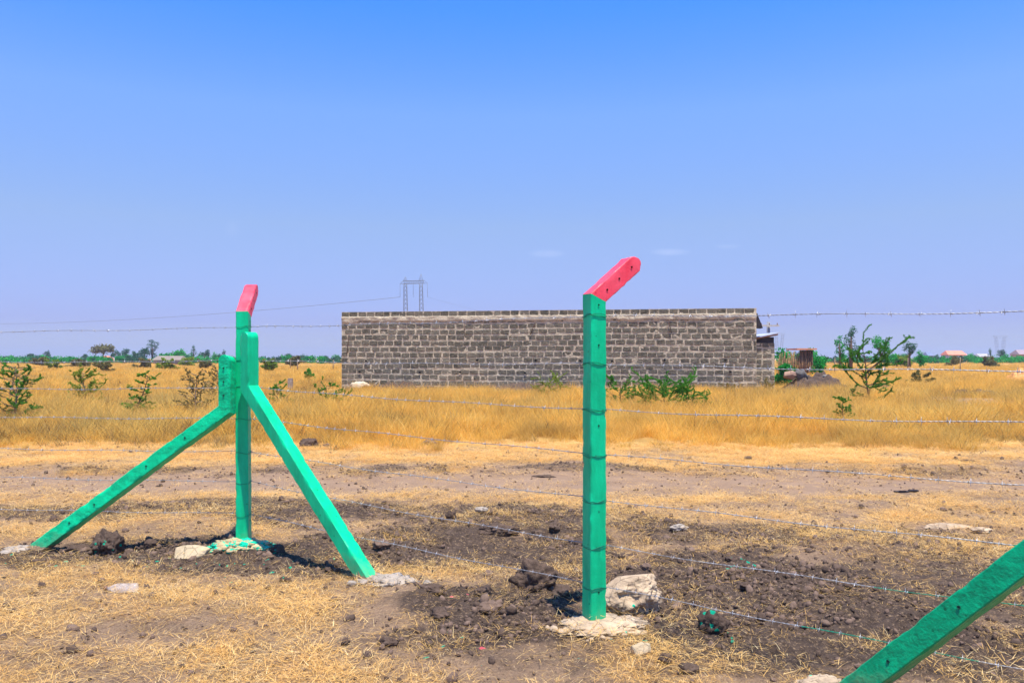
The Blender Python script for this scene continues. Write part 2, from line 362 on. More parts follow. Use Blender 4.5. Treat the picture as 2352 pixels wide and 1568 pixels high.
sk = noisen(t, 70, 5, .75); c = mixc(t, rampn(t, sk, [(.36, .65), (.50, 0.)]), c, (.10, .068, .05))
c = mixc(t, rampn(t, noisen(t, 48, 5, .75), [(.54, 0.), (.68, .7)]), c, (.62, .42, .24))
c = mixc(t, mathn(t, 'MULTIPLY', attr(t, 'road'), .8), c, rampn(t, noisen(t, 2.2, 8, .7), [(.3, (.30, .195, .125)), (.65, (.43, .285, .185))]))
c = mixc(t, attr(t, 'field'), c, fldc)
tcn = N(t, 'ShaderNodeTexCoord')
c = flecks(t, c, (.004, .42, .26), tcn.outputs['Object'], 24, .45, attr(t, 'paintg'))
c = flecks(t, c, (.80, .12, .16), tcn.outputs['Object'], 28, .6, attr(t, 'paintp'))
L(t, c, b.inputs['Base Color']); b.inputs['Roughness'].default_value = .95; b.inputs['Specular IOR Level'].default_value = .1
bump(t, b, noisen(t, 38, 8, .75), 1.0, .04)
me.materials.append(gm)
ground = link('ground', me); tag(ground, kind='structure')

# ------------------------------------------------------------------ scattering (only for uncountable stuff)
def tuft(name, n, r, hmin, hmax, lean, width, mat, seed, segs=2, z0=0.0, droop=.3, tint=(0, 1)):
    g = np.random.default_rng(seed); V = []; Fc = []; T = []
    for i in range(n):
        a = g.uniform(0, 2*math.pi); rr = r*math.sqrt(g.uniform()); bx, by = rr*math.cos(a), rr*math.sin(a)
        a2 = g.uniform(0, 2*math.pi) if g.uniform() < .5 else a+g.normal()*.6
        ln = g.uniform(hmin, hmax); le = abs(g.normal())*lean[1]+lean[0]; le = min(le, 1.53)
        dx, dy = math.cos(a2), math.sin(a2); wv = width*g.uniform(.6, 1.3)
        fa = g.uniform(0, math.pi); wx, wy = math.cos(fa)*wv/2, math.sin(fa)*wv/2
        tv = g.uniform(*tint); b0 = len(V); p = np.array([bx, by, z0]); st = ln/segs; cur = le
        for k in range(segs+1):
            f = 1-k/segs
            if k == segs: V.append(tuple(p)); T.append(tv)
            else:
                V += [(p[0]-wx*(.4+.6*f), p[1]-wy*(.4+.6*f), p[2]), (p[0]+wx*(.4+.6*f), p[1]+wy*(.4+.6*f), p[2])]; T += [tv, tv]
            p = p+np.array([dx*math.sin(cur), dy*math.sin(cur), math.cos(cur)])*st; cur = min(cur+droop*g.uniform(.3, 1.4), 1.75)
        for k in range(segs-1): q = b0+2*k; Fc.append((q, q+1, q+3, q+2))
        q = b0+2*(segs-1); Fc.append((q, q+1, q+2))
    m = bpy.data.meshes.new(name); m.from_pydata(V, [], Fc); m.materials.append(mat)
    m.attributes.new('tint', 'FLOAT', 'POINT').data.foreach_set('value', np.array(T, np.float32))
    return m
def scatter(name, meshes, P, rot, scl, idx, **kw):
    m = bpy.data.meshes.new(name); m.vertices.add(len(P)); m.vertices.foreach_set('co', np.asarray(P, np.float32).ravel())
    m.attributes.new('rot', 'FLOAT_VECTOR', 'POINT').data.foreach_set('vector', np.asarray(rot, np.float32).ravel())
    m.attributes.new('scl', 'FLOAT', 'POINT').data.foreach_set('value', np.asarray(scl, np.float32))
    m.attributes.new('pick', 'INT', 'POINT').data.foreach_set('value', np.asarray(idx, np.int32))
    for mt in {me_.materials[0].name: me_.materials[0] for me_ in meshes}.values(): m.materials.append(mt)
    o = link(name, m); g = bpy.data.node_groups.new(name, 'GeometryNodeTree'); g.is_modifier = True
    g.interface.new_socket('Geometry', in_out='INPUT', socket_type='NodeSocketGeometry')
    g.interface.new_socket('Geometry', in_out='OUTPUT', socket_type='NodeSocketGeometry')
    gi = N(g, 'NodeGroupInput'); go = N(g, 'NodeGroupOutput'); iop = N(g, 'GeometryNodeInstanceOnPoints')
    gti = N(g, 'GeometryNodeGeometryToInstance')
    for k, mm in reversed(list(enumerate(meshes))):
        src = bpy.data.objects.new(mm.name, mm); oi = N(g, 'GeometryNodeObjectInfo'); oi.inputs['Object'].default_value = src
        L(g, oi.outputs['Geometry'], gti.inputs[0])
    def na(nm, ty):
        q = N(g, 'GeometryNodeInputNamedAttribute', data_type=ty); q.inputs[0].default_value = nm
        return q.outputs['Attribute']
    L(g, gi.outputs[0], iop.inputs['Points']); L(g, gti.outputs[0], iop.inputs['Instance']); iop.inputs['Pick Instance'].default_value = True
    L(g, na('pick', 'INT'), iop.inputs['Instance Index']); L(g, na('scl', 'FLOAT'), iop.inputs['Scale'])
    e2r = N(g, 'FunctionNodeEulerToRotation'); L(g, na('rot', 'FLOAT_VECTOR'), e2r.inputs[0]); L(g, e2r.outputs[0], iop.inputs['Rotation'])
    L(g, iop.outputs[0], go.inputs[0])
    md = o.modifiers.new('scatter', 'NODES'); md.node_group = g
    return tag(o, **kw)

# low straw and litter around the fence and on the verge
NS = 7
straws = [tuft('straw_litter', 70, .17, .015, .10, (1.3, .22), .0027, M_straw, 100+i, 2, .006, .12) for i in range(4)] + \
         [tuft('straw_stubble', 60, .12, .015, .08, (.6, .55), .0027, M_straw, 120+i, 2, -.01, .35) for i in range(3)]
def areapts(n, y0, y1, margin, power=1.0):
    Y = (rng.uniform(y0**power, y1**power, n))**(1/power); Xh = Y*.70+margin; return rng.uniform(-1, 1, n)*Xh, Y
def keep_area(y0, y1, dens, margin=1.5):
    n = int(dens*(((y1*y1-y0*y0)*.7)+2*margin*(y1-y0)))
    Y = rng.uniform(y0, y1, n*2); X = rng.uniform(-1, 1, n*2)*(y1*.7+margin)
    k = np.abs(X) < Y*.7+margin; return X[k], Y[k]
X, Y = keep_area(2.2, 13.6, 420)
m = maps(X, Y); pr = m['straw']**1.2*.9+.035+.10*(fbm(X, Y, 3, 3, 91) > .5)*(m['road'] < .6)*(1-m['dark'])
k = rng.uniform(size=len(X)) < pr; X, Y = X[k], Y[k]; st = m['straw'][k]; Z = height(X, Y)
n = len(X); up = rng.uniform(size=n) < .30+.25*(st > .6)
pick = np.where(up, rng.integers(4, 7, n), rng.integers(0, 4, n))
rot = np.stack([rng.normal(0, .12, n), rng.normal(0, .12, n), rng.uniform(0, 6.28, n)], 1)
scatter('straw', straws, np.stack([X, Y, Z+.004], 1), rot, rng.uniform(.6, 1.25, n), pick, label='dry yellow straw and stubble lying on the bare soil', cat='straw', kind='stuff')
print('straw', n)
# tall grass of the plain
grs = [tuft('grass_tuft', 110, .24, .14+.03*i, .40+.08*i, (.10+.03*i, .50), .0072, M_grass, 200+i, 3, -.02, .30) for i in range(5)] + \
      [tuft('low_grass_tuft', 80, .26, .05, .20, (.6, .5), .006, M_straw, 220+i, 2, -.02, .25) for i in range(2)] + \
      [tuft('far_grass_clump', 130, .9, .25, .52, (.3, .5), .03, M_grass, 240+i, 2, -.02, .2) for i in range(2)] + \
      [tuft('dry_weed', 46, .16, .15, .55, (.3, .5), .011, M_weed, 250+i, 3, -.02, .2) for i in range(2)] + \
      [tuft('seed_stalks', 16, .22, .45, .78, (.05, .30), .006, M_grass, 260+i, 3, -.02, .12, (.6, 1)) for i in range(2)]
Ps = []; Rs = []; Sc = []; Pk = []
for (y0, y1, dens, kind) in ((11.2, 13.6, 22, 'low'), (12.2, 20, 24, 'tall'), (20, 34, 12, 'tall'), (34, 60, 4.0, 'tall'), (60, 130, .55, 'far'), (130, 420, .07, 'far')):
    X, Y = keep_area(y0, y1, dens, 4)
    edge = Y+(fbm(X, Y*.3, .9, 4, 55)-.5)*2.6
    pr = np.clip(.30+(fbm(X, Y, .6, 4, 40)-.34)*3.0, .08, 1)
    if kind == 'tall': pr = pr*sst(edge, 12.0, 14.2)
    # nothing grows inside the wall, on the heap or on the bare grey patch
    inside = (X > -8.2) & (X < 11.9) & (Y > 34.0) & (Y < 44)
    patch = blob(X, Y, 2235, 925, 160, 15, .4, 7)
    k = (rng.uniform(size=len(X)) < pr*(1-.95*patch)) & ~inside; X, Y, edge = X[k], Y[k], edge[k]; n = len(X)
    Ps.append(np.stack([X, Y, height(X, Y)], 1)); Rs.append(np.stack([rng.normal(0, .08, n), rng.normal(0, .08, n), rng.uniform(0, 6.28, n)], 1))
    hh = (.40+1.15*fbm(X, Y, .5, 4, 77))*(.38+.62*sst(edge, 12.2, 16.5))
    hh = hh*(1-.2*np.exp(-((Y-33)/2.2)**2)*((X > -9) & (X < 12)))
    Sc.append(hh*rng.uniform(.7, 1.2, n))
    Pk.append(dict(low=rng.integers(5, 7, n), tall=np.where(rng.uniform(size=n) < .06+.32*(fbm(X, Y, .35, 3, 88) > .60)+.10*(X/Y < -.22), rng.integers(9, 11, n), np.where(rng.uniform(size=n) < .12, rng.integers(11, 13, n), np.where(rng.uniform(size=n) < .8, rng.integers(0, 5, n), rng.integers(5, 7, n)))), far=rng.integers(7, 9, n))[kind])
print('grass', sum(map(len, Sc)))
scatter('dry_grass', grs, np.concatenate(Ps), np.concatenate(Rs), np.concatenate(Sc), np.concatenate(Pk), label='tall golden dry grass covering the plain', cat='grass', kind='stuff')

# crumbs of dug soil
def lump(name, r, seed, mat, sub=3, sq=(1, 1, 1), amp=.35, freq=1.6, crumb=.12, planes=0, flat=None):
    bm = bmesh.new(); bmesh.ops.create_icosphere(bm, subdivisions=sub, radius=1)
    off = Vector((seed*3.7, seed*1.3, seed*2.1)); g = random.Random(seed)
    pls = [(Vector((g.gauss(0, 1), g.gauss(0, 1), g.gauss(0, .8))).normalized(), g.uniform(.55, .85)) for _ in range(planes)]
    for v in bm.verts:
        p = v.co.normalized(); q = 1+amp*.8*mn.fractal(p*freq+off, 1, 2, 3)+crumb*.55*(abs(mn.noise(p*freq*2.3+off))+.55*abs(mn.noise(p*freq*5+off))+.3*abs(mn.noise(p*freq*10+off)))-crumb*.2
        p = p*q
        for nrm, d in pls:
            e = p.dot(nrm)-d
            if e > 0: p -= nrm*e*.92
        p = Vector((p.x*sq[0], p.y*sq[1], p.z*sq[2]))*r
        if flat is not None and p.z < flat*r: p.z = flat*r
        v.co = p
    m = bpy.data.meshes.new(name); bm.to_mesh(m); bm.free(); m.materials.append(mat)
    m.polygons.foreach_set('use_smooth', [True]*len(m.polygons)); return m
crumbs = [lump('crumb', .011, 300+i, M_clod if i < 3 else M_clodl, 1, (1.2, 1, .8), .5, 1.3, .5) for i in range(5)]
X, Y = keep_area(2.6, 13, 1500)
m = maps(X, Y); pr = np.clip(m['dark']-.15, 0, 1)**1.5*.55*np.clip((fbm(X, Y, 2.4, 3, 61)-.35)*4, 0, 1)+.03+.05*m['ledge']
pr = pr*np.where(Y < 8.2, 1, .5)
k = rng.uniform(size=len(X)) < pr; X, Y = X[k], Y[k]; n = len(X)
sc = np.exp(rng.normal(0, .55, n))*.95; sc = np.clip(sc*.85, .25, 3.2)
scatter('soil_crumbs', crumbs, np.stack([X, Y, height(X, Y)+.002], 1), rng.uniform(0, 6.28, (n, 3)), sc, rng.integers(0, 5, n), label='loose dark crumbs of dug clay soil', cat='soil', kind='stuff')
print('crumbs', n)

# ------------------------------------------------------------------ fence posts
def sweep(rings, n=7, chamfer=.10, disp=.0012, seed=0, lump_=0.0, capend=True, bendy=1.0):
    """rings: (centre, U, V, hu, hv) -> closed body of a chamfered square section"""
    prof = []
    c = chamfer
    cs = [(-1+c, -1), (1-c, -1), (1, -1+c), (1, 1-c), (1-c, 1), (-1+c, 1), (-1, 1-c), (-1, -1+c)]
    for i in range(8):
        a = cs[i]; b = cs[(i+1) % 8]; k = n if i % 2 == 0 else 1
        for j in range(k): prof.append((a[0]+(b[0]-a[0])*j/k, a[1]+(b[1]-a[1])*j/k))
    m = len(prof); vs = []; off = Vector((seed*5.1, seed*2.7, seed))
    for (ctr, U, V, hu, hv) in rings:
        ctr = ctr+U*mn.noise(ctr*1.6+off)*.004*bendy+V*mn.noise(ctr*1.6+off*2)*.004*bendy
        for (a, b) in prof:
            p = ctr+U*a*hu+V*b*hv; d = (U*a+V*b).normalized()
            edge = 1.0 if abs(abs(a)-abs(b)) < c*1.2 else .25
            q = mn.noise(p*55+off)*disp*edge + mn.fractal(p*9+off, 1, 2, 3)*lump_ - max(0, mn.noise(p*21+off)-.28)*.022*(edge > .9)
            vs.append(p+d*q)
    fs = [(i*m+j, i*m+(j+1) % m, (i+1)*m+(j+1) % m, (i+1)*m+j) for i in range(len(rings)-1) for j in range(m)]
    k = len(vs); vs += [rings[0][0], rings[-1][0]+(vs[-1]-vs[-1])]
    fs += [(k, (j+1) % m, j) for j in range(m)] + [(k+1, (len(rings)-1)*m+j, (len(rings)-1)*m+(j+1) % m) for j in range(m)]
    return vs, fs
def bent_bar(path, W, a, round_end=True, **kw):
    """square bar of side a along a polyline lying in the plane normal to W; the last end is rounded in that plane"""
    rings = []; P = [Vector(p) for p in path]; k = len(P)
    tans = [(P[i+1]-P[i]).normalized() for i in range(k-1)]
    for s in range(k-1):
        ln = (P[s+1]-P[s]).length; t = tans[s]; U = W.cross(t).normalized(); steps = max(2, int(ln/.03))
        last = s == k-2; end = ln-(a/2 if (last and round_end) else 0)
        for j in range(steps+1):
            if j == 0 and s > 0: continue
            q = end*j/steps
            if j == steps and not last:
                bis = (tans[s]+tans[s+1]).normalized(); Ub = W.cross(bis).normalized(); sc_ = 1/max(.3, Ub.dot(U))
                rings.append((P[s+1], Ub, W, a/2*sc_, a/2)); continue
            # keep rings clear of the mitre
            if s > 0 and q < a*.4: continue
            if not last and ln-q < a*.4: continue
            rings.append((P[s]+t*q, U, W, a/2, a/2))
        if last and round_end:
            for j in range(1, 8):
                th = math.pi/2*j/7.6; rings.append((P[s]+t*(end+a/2*math.sin(th)), U, W, a/2*math.cos(th), a/2*(1-.04*j/7)))
    return sweep(rings, **kw)
def hole(name, p, nrm, r, parent, mat=None):  # rim and cup on the surface; the shade inside is painted dark
    nrm = nrm.normalized(); u = nrm.cross(Vector((0, 0, 1))).normalized(); v = nrm.cross(u); mb = MB(); vs = []
    prof = [(1.35, .0), (1.15, .0016), (.9, .001), (.75, -.0006)]
    for rr, z in prof:
        for j in range(10):
            an = 2*math.pi*j/10; q = rr*(1+.12*math.sin(3*an+p.x*50)); vs.append(p+nrm*(z+.0012)+(u*math.cos(an)+v*math.sin(an))*r*q)
    fs = [(i*10+j, i*10+(j+1) % 10, (i+1)*10+(j+1) % 10, (i+1)*10+j) for i in range(3) for j in range(10)]+[tuple(range(30, 40))]
    mb.add(vs, fs, 0); return mb.obj(name, mat or M_hole_shade, parent)
SIDE = .096
def make_post(x, y, yaw, label, Zb=1.845, rise=.225):
    """yaw: horizontal direction the red arm leans to"""
    A = Vector((math.cos(yaw), math.sin(yaw), 0)); W = A.cross(Vector((0, 0, 1))); z0 = hz(x, y)
    root = empty('fence_post', (x, y, z0), label, 'fence post', 'green concrete fence posts')
    base = Vector((x, y, 0)); B = base+Vector((0, 0, Zb))
    tip = B+(A*.245+Vector((0, 0, rise)))
    # straight shaft: cut along the mitre plane
    a = SIDE*1.0; t2 = (tip-B).normalized(); bis = (Vector((0, 0, 1))+t2).normalized()
    rings = []; nst = 62
    for j in range(nst):
        z = -.12+(Zb-.05+.12)*j/(nst-1); f = 1+.03*(1-max(z, 0)/Zb)
        rings.append((base+Vector((0, 0, z)), A, -W, a/2*f, a/2*f))
    Ub = W.cross(bis).normalized(); Ub = Ub if Ub.dot(A) > 0 else -Ub
    rings.append((B, Ub, -W, a/2/Ub.dot(A), a/2))
    vs, fs = sweep(rings, disp=.0034, seed=x, lump_=.0012)
    mb = MB(); mb.add(vs, fs); sh = smooth_by_angle(mb.obj('shaft', M_green, root))
    U2 = W.cross(t2).normalized(); U2 = U2 if U2.dot(A) > 0 else -U2
    ln = (tip-B).length; rings = [(B+t2*.0, Ub, -W, a/2/Ub.dot(A)*.997, a/2*.997)]
    for j in range(1, 12):
        q = .03+(ln-.03-a*.25)*j/11; rings.append((B+t2*q, U2, -W, a/2, a/2))
    for j in range(1, 8):
        th = math.pi/2*j/7.5; rings.append((B+t2*(ln-a*.25+a*.5*math.sin(th)), U2, -W, a/2*math.cos(th)*1.0, a/2*(1-.05*j/7)))
    vs, fs = sweep(rings, disp=.0042, seed=x+9, lump_=.0018)
    mb = MB(); mb.add(vs, fs); arm = smooth_by_angle(mb.obj('arm', M_red, root))
    side = -W if (-W).dot(Vector((-x, -y, 0))) > 0 else W      # the face that looks towards the camera side
    for q in (.07, .17, .275): hole('hole', B+t2*q+side*(a/2), side, .0045, arm, M_holered_shade)
    for z in (1.79, 1.57, 1.13, .66, .22): hole('hole', base+Vector((0, 0, z))+side*(a/2*(1+.03*(1-z/Zb))), side, .004, sh)
    return root
def smooth_by_angle(o, ang=32):
    me = o.data; bm = bmesh.new(); bm.from_mesh(me)
    for f in bm.faces: f.smooth = True
    for e in bm.edges: e.smooth = not (len(e.link_faces) == 2 and e.calc_face_angle(0) > R(ang))
    bm.to_mesh(me); bm.free(); return o
PL = (-2.12, 6.29); PR = (.455, 4.40); P3 = (2.56, 2.80); P0 = (-5.2, 6.74)
YR = math.atan2(.40, .92); YL = R(90+3.8)
make_post(*PR, YR, 'green concrete post with red arm beside the big pale rock, nearest full post', 1.83, .205)
make_post(*PL, YL, 'green concrete corner post with pink red arm between two slanting braces')
make_post(*P3, R(52), 'green concrete post outside the right edge held by the cut off brace')
make_post(*P0, R(85), 'green concrete post outside the left edge of the photograph')

ROLL3 = -18
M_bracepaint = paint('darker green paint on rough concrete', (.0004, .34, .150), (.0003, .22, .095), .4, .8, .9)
def make_brace(foot, bend, top, label, roughness=.003, mat=None, a=.098, holes=(), roll=0):
    foot, bend, top = map(Vector, (foot, bend, top))
    hd = Vector((bend.x-foot.x, bend.y-foot.y, 0)).normalized(); W = hd.cross(Vector((0, 0, 1)))
    if roll: W = Matrix.Rotation(R(roll), 3, (bend-foot).normalized()) @ W
    root = empty('brace', (foot.x, foot.y, hz(foot.x, foot.y)), label, 'brace post', 'slanting green concrete braces')
    start = foot-(bend-foot).normalized()*.12
    vs, fs = bent_bar([start, bend, top], W, a, True, disp=.003, seed=foot.x, lump_=roughness, n=7)
    mb = MB(); mb.add(vs, fs); o = smooth_by_angle(mb.obj('beam', mat or M_rough, root))
    side = W if W.dot(Vector((0, -1, 0))) > 0 else -W
    for (s, seg) in holes:
        p = (foot+(bend-foot)*s) if seg == 0 else (bend+(top-bend)*s)
        hole('hole', p+side*(a/2+.0025), side, .006, o)
    return root, o
fx, fy = gp(868, 1330)
BR = Vector((-.985, 5.40, 0))
make_brace((BR.x, BR.y, .01), (-2.02, 6.13, 1.27), (-2.02, 6.13, 1.70), 'bright green brace to the right of the corner post, its foot in white cement', .0015, M_green, .10)
make_brace((-3.72, 6.22, .0), (-2.21, 6.17, 1.10), (-2.21, 6.17, 1.52), 'rough green brace to the left of the corner post', .0022, M_rough, .10, [(.2, 0), (.33, 0), (.6, 0), (.8, 0), (.25, 1), (.5, 1), (.75, 1)], roll=-9)
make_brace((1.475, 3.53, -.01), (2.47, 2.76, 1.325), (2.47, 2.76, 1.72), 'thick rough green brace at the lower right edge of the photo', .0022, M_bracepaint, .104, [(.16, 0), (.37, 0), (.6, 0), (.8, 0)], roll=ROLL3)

# cement footings
def rock(name, loc, r, seed, mat, label, cat, sq=(1, 1, 1), sub=5, rz=0, group=None, **kw):
    m = lump(name, r, seed, mat, sub, sq, **kw); o = link(name, m); o.location = loc; o.rotation_euler.z = rz
    return tag(o, label, cat, group)
def G(xp, yp, dz=0):
    X, Y = gp(xp, yp); return (X, Y, hz(X, Y)+dz)
rock('cement_footing', (PR[0]+.03, PR[1]-.06, hz(*PR)-.01), .245, 11, M_foot, 'broken pale cement collar round the foot of the nearest full post', 'footing', (1.0, .72, .20), rz=.2, amp=.30, freq=2.4, crumb=.5)
rock('cement_footing', (BR.x+.16, BR.y-.06, hz(BR.x, BR.y)-.012), .235, 12, M_footgrey, 'lumpy whitish cement at the foot of the bright right hand brace', 'footing', (1.0, .55, .24), rz=-.25, amp=.35, freq=2.6, crumb=.5)
rock('cement_footing', (PL[0]-.01, PL[1]-.08, hz(*PL)-.012), .24, 13, M_footgreen, 'cement splashed all over with green paint under the corner post', 'footing', (1.0, .6, .27), rz=.1, amp=.3, freq=3, crumb=.5)
rock('cement_footing', (-3.83, 6.22, hz(-3.83, 6.22)-.005), .12, 14, M_footgrey, 'pale cement lump at the foot of the rough left hand brace', 'footing', (1.3, .7, .35), amp=.3, freq=2, crumb=.4)
rock('cement_footing', (1.40, 3.57, hz(1.40, 3.57)-.01), .13, 15, M_foot, 'pale cement under the brace cut off by the lower right corner', 'footing', (1.0, .8, .5), amp=.3, freq=2, crumb=.4)
g = random.Random(77)
for (cx_, cy_, mt_, wh) in ((PR[0], PR[1]-.12, M_foot, 'the nearest full post'), (BR.x+.18, BR.y-.1, M_footgrey, 'the bright right hand brace'), (PL[0], PL[1]-.14, M_footgreen, 'the corner post')):
    for q_ in range(9):
        a_ = g.uniform(3.0, 6.5); r_ = g.uniform(.10, .27); x_, y_ = cx_+math.cos(a_)*r_, cy_+math.sin(a_)*r_*.6; sz_ = g.uniform(.012, .034)
        rock('cement_lump', (x_, y_, hz(x_, y_)+sz_*.4), sz_, 700+q_, mt_, 'loose cement lump lying by the footing of %s' % wh, 'cement lump', (1.2, .9, .7), 3, rz=g.uniform(0, 6), group='cement lumps by %s' % wh, amp=.3, crumb=.3, planes=3)
# stones and clods
p = G(1452, 1418); rock('limestone_boulder', (p[0], p[1]+.1, p[2]+.08), .165, 21, M_lime, 'big pale boulder behind the foot of the nearest full post', 'rock', (1.12, .8, .80), sub=6, rz=.4, amp=.35, freq=1.3, crumb=.34, planes=5)
p = G(1442, 1422); rock('stone', (p[0], p[1], p[2]+.012), .03, 22, M_lime, 'small rounded pale stone lying against the boulder', 'stone', (1.1, .9, .6), 4, amp=.2, crumb=.1)
p = G(1475, 1512); rock('stone', (p[0], p[1], p[2]+.02), .056, 23, M_slab, 'flat cream stone in front of the post on the brown soil', 'stone', (1.15, .7, .62), 4, rz=.3, amp=.25, crumb=.1, planes=7)
p = G(438, 1277); rock('stone_slab', (p[0], p[1], p[2]+.03), .155, 24, M_slab, 'flat cream stone slab with green paint drops left of corner post', 'stone slab', (1.08, .62, .40), 4, amp=.08, crumb=.06, planes=6)
p = G(1560, 1222); rock('stone', (p[0], p[1], p[2]+.02), .06, 25, M_footgrey, 'small beige stone at the edge of the dug soil right of post', 'stone', (1.2, .8, .5), 4)
p = G(2185, 1213); rock('stone', (p[0], p[1], p[2]+.005), .14, 26, M_lime, 'long pale stone half buried in straw at the far right', 'stone', (1.5, .5, .30), 4, planes=5)
p = G(2255, 1225); rock('stone', (p[0], p[1], p[2]+.01), .07, 27, M_lime, 'small pale stone beside the long pale stone at right', 'stone', (1.2, .7, .4), 4)
p = G(1105, 1190); rock('stone', (p[0], p[1], p[2]+.02), .05, 28, M_footgrey, 'small grey stone on the straw beyond the dug trench', 'stone', (1.2, .8, .5), 4)
p = G(20, 1272); rock('stone', (p[0], p[1], p[2]+.02), .07, 29, M_footgrey, 'whitish stone at the left edge near the brace foot', 'stone', (1.4, .7, .4), 4, planes=4)
clods = [(1232, 1360, .135, (1.0, .7, .95), M_clod, 'tallest dark clay clod with straw on top between brace foot and post', .35),
         (1295, 1375, .09, (1.2, .8, .6), M_clod, 'low dark clay clod joined to the right of the tallest one', .3),
         (1640, 1462, .095, (1.0, .8, .9), M_clodg, 'dark crumbly clod with green specks right of the cream stone', .4),
         (1685, 1470, .06, (1.2, .8, .7), M_clodg, 'smaller dark clod touching the crumbly one right of the post', .4),
         (242, 1272, .125, (1.1, .8, .85), M_clodg, 'dark clod splashed with green paint between left brace and post', .3),
         (180, 1270, .08, (1.4, .8, .6), M_clod, 'dark clod near the lower end of the left brace', .3),
         (345, 1262, .07, (1.1, .8, .7), M_clod, 'dark clod just behind the stone slab', .3),
         (388, 1243, .04, (1.1, .9, .8), M_clodl, 'small brown clod above the stone slab', .2),
         (636, 1272, .065, (1.0, .9, .9), M_clodg, 'dark clod with green paint just right of the corner post foot', .3),
         (650, 1333, .034, (.9, .9, .9), M_clodg, 'small painted clod below the corner post', .2),
         (662, 1334, .026, (.9, .9, .9), M_clod, 'small bare clod touching the painted one', .2),
         (755, 1312, .07, (1.5, .6, .5), M_clodg, 'dark sloping clod left of the right brace foot', .3),
         (890, 1488, .045, (1.3, .8, .7), M_clod, 'dark clod with a straw across it in the lower middle', .3),
         (793, 1490, .028, (1.0, .9, .9), M_clod, 'small dark clod left of the clod with straw', .3),
         (875, 1262, .085, (1.0, .8, .5), M_clodl, 'flat brown clod just right of the bright brace', .4),
         (935, 1290, .03, (1.0, .8, .6), M_clod, 'tiny dark clod on the straw right of bright brace', .3),
         (1485, 1318, .045, (1.3, .8, .8), M_clodl, 'brown clod alone on the smooth dark soil right of post', .3),
         (1142, 1222, .13, (1.3, .5, .45), M_clod, 'dark overhanging clod on the trench edge', .3),
         (1275, 1218, .09, (1.3, .6, .5), M_clod, 'dark clod on the trench edge just left of post', .3),
         (1035, 1200, .06, (.9, .8, .9), M_clod, 'small upright dark clod on the far trench edge', .3),
         (708, 1032, .13, (1.2, .8, .8), M_clod, 'dark clod on the far verge right of the corner post', .3),
         (750, 1030, .10, (1.3, .8, .6), M_clodl, 'brown clod on the far verge beside the dark one', .3),
         (985, 1030, .12, (1.2, .8, .7), M_clodl, 'brown clod on the far verge below the wall', .3),
         (930, 1036, .09, (1.3, .8, .4), M_clod, 'flat dark clod on the far verge left of the brown one', .3),
         (1250, 1095, .09, (1.8, .6, .3), M_clod, 'dark crack edged clod at the far side of the track', .3),
         (1720, 1057, .10, (1.4, .7, .3), M_clod, 'flat dark clod on the right part of the far verge', .3),
         (2225, 1070, .09, (1.6, .7, .3), M_clod, 'flat dark clod on the verge near the right edge', .3),
         (1715, 1355, .05, (1.2, .9, .6), M_clod, 'dark clod on dug soil below the second lowest wire', .3),
         (1680, 1290, .05, (1.3, .8, .5), M_clodg, 'dark clod beside the green paint patch right of post', .3),
         (1585, 1555, .045, (1.2, .9, .7), M_clod, 'dark clod at the bottom edge right of the post', .3),
         (1530, 1530, .04, (1.2, .9, .8), M_clod, 'small dark clod next to the flat cream stone', .3),
         (990, 1370, .075, (1.4, .8, .5), M_clod, 'dark crumbly clod at the left end of the dug soil', .4),
         (1110, 1378, .06, (1.2, .8, .6), M_clod, 'dark clod on straw between dug soil and tallest clod', .4),
         (1010, 1430, .07, (1.4, .8, .5), M_clod, 'dark clod on the left border of the dug soil', .4),
         (1120, 1415, .08, (1.3, .8, .5), M_clodl, 'brown lump on top of the dug soil left of post', .4)]
for i, (xp, yp, r, sq, mt, lab, cr) in enumerate(clods):
    r *= 1 if r > .1 else .82
    p = G(xp, yp); rock('soil_clod', (p[0], p[1]+r*.4, p[2]+r*sq[2]*.35), r, 400+i, mt, lab, 'soil clod', sq, 5 if r > .08 else 4, rz=i*1.3, group='clods of dug soil', amp=.45, freq=1.5, crumb=cr*1.5)
# straw stuck on top of the tallest clod is part of the clod's look
# black scrap on the track
p = G(2082, 1128); mb = MB(); 
mb.box(-.13, .12, -.03, .03, 0, .018); mb.box(-.10, -.02, -.035, -.032, .004, .03); mb.box(.03, .13, -.024, .028, .0185, .03)
o = mb.obj('scrap', simple('black plastic scrap', (.03, .025, .03), (.015, .012, .015), 20, .6)); o.location = p; tag(o, 'small flat black scrap lying on the dirt track', 'scrap')

